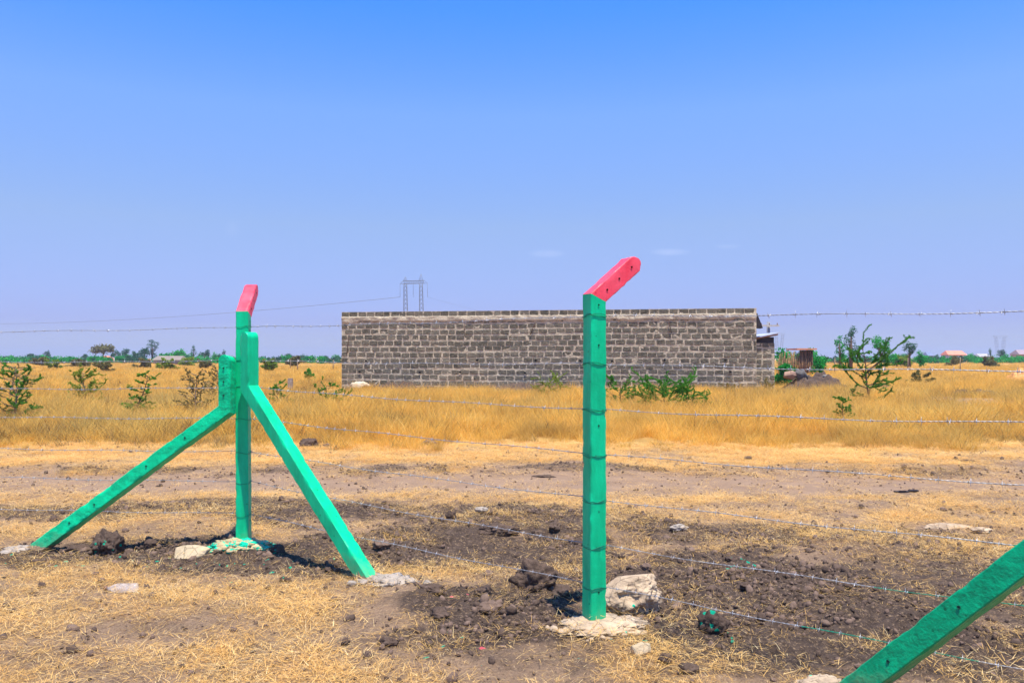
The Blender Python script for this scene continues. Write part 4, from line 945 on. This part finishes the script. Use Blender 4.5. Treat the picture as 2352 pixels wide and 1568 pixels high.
# ------------------------------------------------------------------ trees on the skyline
def crowntree(xp, ytop, wpx, d, seed, label, leaf, shape='round', group='trees on the skyline', name='tree', trunkfrac=.35, n=None):
    g = random.Random(seed); top = at(xp, ytop, d); h = top.z; x = top.x; W_ = wpx*d/F/2
    root = empty(name, (x, d, 0), label, 'bush' if name.endswith('bush') else 'tree', group)
    mb = MB(); mb.tube([(x, d, -.1), (x+g.uniform(-.1, .1), d, h*.4), (x+g.uniform(-.2, .2), d, h*.8)], [.05*h, .035*h, .012*h], 7)
    pts = []
    zc0 = h*trunkfrac; nl = {'round': 9, 'flat': 11, 'tall': 8, 'low': 9}[shape]
    for i in range(nl):
        a = g.uniform(0, 6.28); rr = W_*math.sqrt(g.random())*.75
        if shape == 'flat': zz = h-(.16*h)*g.random()-.12*h*(rr/W_)**2; lr = (.34*W_, .13*h)
        elif shape == 'tall': zz = zc0+(h-zc0)*(i+.5)/nl*.92; rr *= .6+.6*math.sin(3.14*(i+.5)/nl); lr = (.42*W_, .12*h)
        elif shape == 'low': zz = h*(.35+.45*g.random())*(1-.35*(rr/W_)**2); lr = (.36*W_, .24*h)
        else: zz = zc0+(h-zc0)*(.35+.5*g.random()); rr *= math.sqrt(max(.15, 1-((zz-(zc0+h)/2)/((h-zc0)/2))**2)); lr = (.38*W_, .2*(h-zc0))
        c_ = Vector((x+math.cos(a)*rr, d+math.sin(a)*rr, zz)); tv = g.uniform(.15, .85)
        mb.tube([(x, d, min(zz*.6, h*.55)), tuple(c_)], [.012*h, .005*h], 5)
        m_ = n or 22
        for _ in range(m_):
            q = Vector((g.gauss(0, 1), g.gauss(0, 1), g.gauss(0, 1))); q = q.normalized()*g.uniform(.3, 1)**.6
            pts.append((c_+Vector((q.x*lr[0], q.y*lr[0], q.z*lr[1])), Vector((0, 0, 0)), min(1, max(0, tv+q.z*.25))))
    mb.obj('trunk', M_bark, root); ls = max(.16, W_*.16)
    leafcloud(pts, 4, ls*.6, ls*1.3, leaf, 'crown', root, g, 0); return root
TR = [ # left skyline: x, top, width, distance, shape, leaf, label
 (20, 815, 34, 260, 'low', 'b', 'low bright green tree at the far left edge of the skyline'), (68, 812, 20, 250, 'round', 'd', 'small dark round tree near the left edge of the skyline'),
 (108, 804, 17, 250, 'round', 'd', 'dark lollipop shaped tree on the left skyline'), (86, 818, 30, 240, 'low', 'b', 'low green tree beside the lollipop shaped one'),
 (196, 811, 18, 260, 'round', 'd', 'small tree on the skyline left of the flat crowned tree'),
 (237, 797, 60, 230, 'flat', 't', 'wide flat crowned tree on the left skyline'), (266, 803, 22, 235, 'round', 'd', 'small tree right of the flat crowned one'), (290, 800, 22, 240, 'round', 'd', 'dark round tree between flat crowned and tallest skyline tree'),
 (310, 806, 20, 240, 'round', 'd', 'small dark tree left of the tallest skyline tree'),
 (350, 780, 30, 220, 'tall', 'd', 'tallest tree on the left skyline, with an umbrella top'), (332, 798, 28, 225, 'round', 'd', 'dark tree at the left of the tallest skyline tree'),
 (395, 799, 60, 230, 'low', 'b', 'dense bright green tree right of the tallest skyline tree'), (425, 808, 40, 235, 'low', 'b', 'low green tree joined to the dense bright one'),
 (445, 792, 16, 225, 'tall', 'd', 'slim tree with a small round head on the skyline'), (470, 804, 28, 240, 'round', 'd', 'grey green tree right of the slim one'),
 (495, 808, 22, 240, 'low', 'b', 'low green tree near the left brace head'), (514, 803, 12, 240, 'tall', 'd', 'thin spiky tree just left of the brace head'),
 (645, 814, 22, 300, 'low', 'd', 'small dark tree right of the corner post on the skyline'), (665, 812, 22, 300, 'round', 'd', 'small rounded tree between corner post and wall'), (745, 815, 20, 300, 'low', 'd', 'small dull tree left of the wall on the skyline'),
 (772, 812, 22, 280, 'low', 'b', 'bright green tree touching the left end of the wall'), (700, 818, 60, 320, 'low', 'd', 'long low tree clump between corner post and wall'),
 # right
 (1812, 795, 74, 80, 'low', 'b', 'bright green tree behind the reed fence'), (1868, 796, 46, 115, 'low', 'b', 'green tree at the right end of the reed hut'), (1888, 812, 34, 58, 'low', 'b', 'bright bush like tree right of the reed fence'), (1850, 797, 56, 84, 'low', 'b', 'dark tree behind the hut roof'),
 (1930, 772, 24, 95, 'tall', 'b', 'tall thin leafy tree left of the tallest sapling'), (1953, 750, 34, 85, 'tall', 'd', 'wispy tall tree just behind the tallest sapling'),
 (2022, 768, 44, 95, 'round', 'b', 'round dark tree behind the right arm of the tallest sapling'), (2090, 783, 32, 110, 'round', 'd', 'round tree right of the tallest sapling'), (2112, 803, 26, 105, 'low', 'b', 'small bright tree beside the round tree at right'),
 (2275, 800, 12, 260, 'tall', 'd', 'dark narrow tree at the foot of the far right pylon'), (2298, 803, 22, 260, 'round', 'd', 'dark tree beside the narrow one near far right pylon'), (2340, 806, 30, 260, 'low', 'd', 'dark tree at the right edge of the skyline'),
 (2230, 812, 30, 260, 'low', 'b', 'low green tree right of the red roof house'), (2150, 812, 24, 260, 'low', 'd', 'low tree left of the red roof house'), (2060, 808, 40, 120, 'low', 'b', 'low green tree between the two round trees at right')]
lm = dict(b=M_leafb, d=M_leafd, t=M_leaft)
for i, (xp, yt, wpx, d, shp, lf, lab) in enumerate(TR): crowntree(xp, yt, wpx, d, 600+i, lab, lm[lf], shp, trunkfrac=.3 if shp != 'low' else .05)
# hedge plants along the left and right skyline
g = random.Random(5)
HB = [x for x in range(6, 540, 22)]+[x for x in range(612, 790, 24)]+[x for x in range(1900, 2352, 30)]
lm2 = [M_leafb, M_leafd]
sec = lambda x: 'far left' if x < 180 else ('left' if x < 540 else ('middle' if x < 800 else 'right'))
def hedge(xs, label):
    root_pts = {0: [], 1: []}
    for xp in xs:
        for rpt in range(2):
            d = 215+g.uniform(-9, 9); top = at(xp+g.uniform(-9, 9), 816.5+g.uniform(-2.5, 3.5), d); W_ = g.uniform(15, 24)*d/F; k_ = 1 if g.random() < .35 else 0
            for _ in range(7):
                a = g.uniform(0, 6.28); rr = W_*math.sqrt(g.random())*.8; zz = top.z*(.15+.7*g.random())*(1-.35*(rr/W_)**2); tv = g.uniform(.15, .85)
                for _ in range(16):
                    q = Vector((g.gauss(0, 1), g.gauss(0, 1), g.gauss(0, 1))).normalized()*g.uniform(.3, 1)**.6
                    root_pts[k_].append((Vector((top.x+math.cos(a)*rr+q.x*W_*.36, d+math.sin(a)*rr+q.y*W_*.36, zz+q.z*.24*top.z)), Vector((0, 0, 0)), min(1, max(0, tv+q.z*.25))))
    V = root_pts[0]+root_pts[1]; n0 = len(root_pts[0])*4
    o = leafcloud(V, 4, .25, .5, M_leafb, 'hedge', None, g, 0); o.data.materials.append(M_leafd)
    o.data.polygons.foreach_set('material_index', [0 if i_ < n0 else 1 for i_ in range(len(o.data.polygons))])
    tag(o, label, 'hedge', kind='stuff')
hedge([x for x in HB if x < 560], 'low green thicket along the skyline left of the corner post')
hedge([x for x in HB if 560 < x < 800], 'low green thicket along the skyline between corner post and wall')
hedge([x for x in HB if x > 1800], 'low green thicket along the skyline right of the tallest sapling')

# ------------------------------------------------------------------ far houses, hut, fences
def house(xp, ytop, ybase_unused, wpx, d, wallc, roofc, label, rh=.35, cat='house'):
    p = at(xp, ytop, d); W_ = wpx*d/F; h = max(1.2, p.z); root = empty('house', (p.x, d, 0), label, cat)
    mb = MB(); mb.box(p.x-W_*.46, p.x+W_*.46, d-2, d+2, -.1, h*(1-rh)); mb.obj('wall', simple('house wall', wallc, tuple(c*.8 for c in wallc), 1), root)
    mb = MB(); a, b_ = p.x-W_/2, p.x+W_/2; z0, z1 = h*(1-rh)+.003, h
    vs = [(a, d-2.5, z0), (b_, d-2.5, z0), (b_, d+2.5, z0), (a, d+2.5, z0), (a+.5, d, z1), (b_-.5, d, z1)]
    mb.add(vs, [(0, 1, 5, 4), (1, 2, 5), (2, 3, 4, 5), (3, 0, 4), (3, 2, 1, 0)]); mb.obj('roof', simple('house roof', roofc, tuple(c*.85 for c in roofc), 1), root)
    for dx in (-.25, .2):
        mb = MB(); cx_ = p.x+dx*W_; mb.box(cx_-.5, cx_+.5, d-2.03, d-2.004, h*.2, h*(1-rh)*.8); mb.obj('window', M_wood_shade, root)
house(392, 817, 0, 68, 190, (.22, .18, .15), (.26, .21, .17), 'long low shed with grey roof under the dense green skyline trees', .5, 'shed')
house(402, 816, 0, 0.0001+14, 240, (.6, .3, .2), (.55, .20, .09), 'small house with orange roof beside the long grey shed')
house(2190, 805, 0, 44, 250, (.38, .40, .46), (.80, .28, .18), 'house with pinkish red roof on the right skyline')
house(2130, 808, 0, 16, 250, (.22, .26, .38), (.18, .22, .34), 'small blue grey house left of the red roof house')
house(2255, 812, 0, 30, 300, (.4, .38, .36), (.42, .40, .42), 'small grey house between red roof house and pylon')
house(2342, 803, 0, 26, 240, (.42, .30, .28), (.35, .26, .28), 'brownish house cut off by the right edge on the skyline')
house(1220-1000+25, 817, 0, 18, 245, (.5, .3, .2), (.75, .25, .12), 'tiny house with orange roof under the flat crowned tree')
# reed hut
d = 62; pr = at(1843, 803, d); hroot = empty('reed_hut', (pr.x, d, 0), 'low hut walled with brown dry reeds under an orange plank roof', 'hut')
g = random.Random(9); M_reed = simple('dry brown reeds', (.34, .20, .10), (.16, .09, .05), 6)
xa, xb = at(1788, 803, d).x, at(1868, 803, d).x; mb = MB(); x = xa
while x < xb: mb.tube([(x, d+g.uniform(-.1, .1), -.05), (x+g.gauss(0, .06), d+g.uniform(-.1, .1), 1.7+g.uniform(-.45, .35))], g.uniform(.015, .035), 4); x += g.uniform(.02, .05)
mb.obj('reed_wall', M_reed, hroot)
mb = MB(); rx0, rx1 = at(1828, 0, d).x, at(1873, 0, d).x; mb.box(rx0, rx1, d-.3, d+2.2, 2.14, 2.25); mb.obj('roof', simple('orange boards', (.70, .30, .16), (.55, .22, .12)), hroot)
mb = MB(); mb.box(rx1-.5, rx1-.1, d+.25, d+2.1, 0, 2.11); mb.obj('doorway', M_wood_shade, hroot)
# far fence posts
for i, (xp, yt, yb, lab) in enumerate(((1917, 822, 848, 'left of the tallest sapling'), (2031+-10, 820, 842, 'just right of the tallest sapling stem'), (2085, 822, 846, 'right of the tallest sapling'), (2205, 820, 850, 'below the red roof house'), (2045+100+60, 824, 842, 'farther below the red roof house'), (655+12, 826, 838, 'between corner post and wall'), (548+120+15, 828, 846, 'in the grass left of the wall'), (765, 826, 845, 'near the left end of the wall'))):
    dd = gd(yb+10) if yb > 840 else gd(yb+14); p = at(xp, yt, dd); r_ = .05; root = empty('field_post', (p.x, dd, 0), 'thin wooden field post far away, %s' % lab, 'post', 'far field fence posts')
    mb = MB(); mb.tube([(p.x, dd, -.1), (p.x+.03, dd, p.z)], [r_, r_*.8], 6); mb.obj('stake', M_barkp, root)

# ------------------------------------------------------------------ pylons and the power line
M_steel = simple('grey steel lattice', (.20, .22, .26), (.14, .155, .19), 1, .6)
M_steelf = simple('pale steel lattice', (.30, .33, .40), (.24, .27, .33), 1, .6)
def lattice(mb, a, b, wa, wb, n, r):
    a, b = Vector(a), Vector(b); cs = []
    for i in range(n+1):
        f = i/n; c_ = a.lerp(b, f); w_ = (wa+(wb-wa)*f)/2; ax = (b-a).normalized()
        if abs(ax.z) > .7: u, v = Vector((1, 0, 0)), Vector((0, 1, 0))
        else: u, v = Vector((0, 0, 1)), Vector((0, 1, 0))
        cs.append([c_+u*w_*s1+v*w_*s2 for s1, s2 in ((-1, -1), (1, -1), (1, 1), (-1, 1))])
    for k in range(4):
        mb.tube([c_[k] for c_ in cs], r, 4)
        for i in range(n):
            mb.tube([cs[i][k], cs[i+1][(k+1) % 4]], r*.6, 3); mb.tube([cs[i+1][k], cs[i][(k+1) % 4]], r*.6, 3)
dP = 286; s = dP/F; xl = (931-CX)*s; xr = (967-CX)*s; zc = 1.5+(HY-652)*s
proot = empty('pylon', ((xl+xr)/2, dP, 0), 'two legged steel lattice pylon rising behind the block wall', 'pylon')
for lx, tz, bx in ((xl, 1.5+(HY-636)*s, (933-CX)*s), (xr, 1.5+(HY-629)*s, (970-CX)*s)):
    mb = MB(); lattice(mb, (bx, dP, 0), (lx, dP, zc), 1.9, 1.0, 18, .065); mb.obj('leg', M_steel, proot)
    mb = MB()
    for sx in (-1, 1): mb.tube([(lx+sx*.8, dP, zc+.9), (lx, dP, tz)], .06, 4)
    mb.tube([(lx, dP-.5, zc+.9), (lx, dP, tz)], .05, 4); mb.tube([(lx-.4, dP, (zc+tz)/2+.2), (lx+.4, dP, (zc+tz)/2+.2)], .04, 3); mb.obj('peak', M_steel, proot)
mb = MB(); x0, x1 = (919-CX)*s, (982-CX)*s
lattice(mb, (x0+1.2, dP, zc+.55), (x1-1.2, dP, zc+.75), 1.0, 1.0, 9, .06)
for q in (-.5, .5): mb.tube([(x0, dP, zc+.1), (x0+1.2, dP+q, zc+1.05)], .05, 3); mb.tube([(x1, dP, zc+.3), (x1-1.2, dP+q, zc+1.25)], .05, 3); mb.tube([(x0, dP, zc+.05), (x0+1.2, dP+q, zc+.05)], .05, 3); mb.tube([(x1, dP, zc+.25), (x1-1.2, dP+q, zc+.25)], .05, 3)
mb.obj('cross_arm', M_steel, proot)
zi = 1.5+(HY-682)*s
for xx in (x0, (x0+x1)/2-.2, x1): mb = MB(); mb.tube([(xx, dP, zc+.1), (xx, dP, zi)], .055, 5); mb.obj('insulator', M_steel, proot)
def cable(p0, p1, sag, r, label):
    p0, p1 = Vector(p0), Vector(p1); pts = [p0.lerp(p1, i/40)-Vector((0, 0, sag*4*(i/40)*(1-i/40))) for i in range(41)]
    mb = MB(); mb.tube(pts, r, 4); o = mb.obj('power_cable', M_steel); tag(o, label, 'power cable')
M_steelf_keep = M_steelf
cable((x0, dP, zi), tuple(at(-150, 742, 500)), 3.5, .07, 'thin power cable running from the pylon to the left edge')
cable((x1, dP, zi), tuple(at(1330, 760, 700)), 2, .03, 'thin power cable running from the pylon to the right behind the wall')
def vpylon(xp, ytop, wpx, d, label):
    s = d/F; x = (xp-CX)*s; zt = 1.5+(HY-ytop)*s; w_ = wpx*s/2; root = empty('pylon', (x, d, 0), label, 'pylon')
    mb = MB(); r_ = s*.32
    for sx in (-1, 1):
        lattice(mb, (x+sx*w_*.18, d, 0), (x+sx*w_*.62, d, zt), 3, 2, 8, r_*.55); 
    mb.tube([(x-w_*.3, d, 0), (x, d, zt*.35), (x+w_*.3, d, 0)], r_*.6, 3); mb.obj('frame', M_steelf, root)
    mb = MB(); mb.tube([(x-w_, d, zt), (x+w_, d, zt)], r_, 4); mb.tube([(x-w_, d, zt), (x-w_*.62, d, zt-w_*.22), (x+w_*.62, d, zt-w_*.22), (x+w_, d, zt)], r_*.7, 3)
    for sx in (-1, 0, 1): mb.tube([(x+sx*w_*.95, d, zt), (x+sx*w_*.95, d, zt-w_*.3)], r_*.5, 3)
    mb.obj('cross_arm', M_steelf, root)
vpylon(1790, 765, 26, 900, 'faint far pylon shaped like a V just right of the shed')
vpylon(2297, 771, 34, 800, 'faint far pylon shaped like a V near the right edge')

# ------------------------------------------------------------------ the air: thin even haze over the whole plain
mb = MB(); mb.box(-3600, 3600, -120, 4150, -1.5, 45)
hm = bpy.data.materials.new('thin haze'); hm.use_nodes = True; t = hm.node_tree; t.nodes.clear()
o_ = N(t, 'ShaderNodeOutputMaterial'); v_ = N(t, 'ShaderNodeVolumePrincipled'); L(t, v_.outputs[0], o_.inputs['Volume'])
v_.inputs['Color'].default_value = (.78, .84, 1, 1); v_.inputs['Density'].default_value = .0004; v_.inputs['Anisotropy'].default_value = .2
tag(mb.obj('haze', hm), 'thin pale blue haze over the far plain', 'haze', kind='stuff')
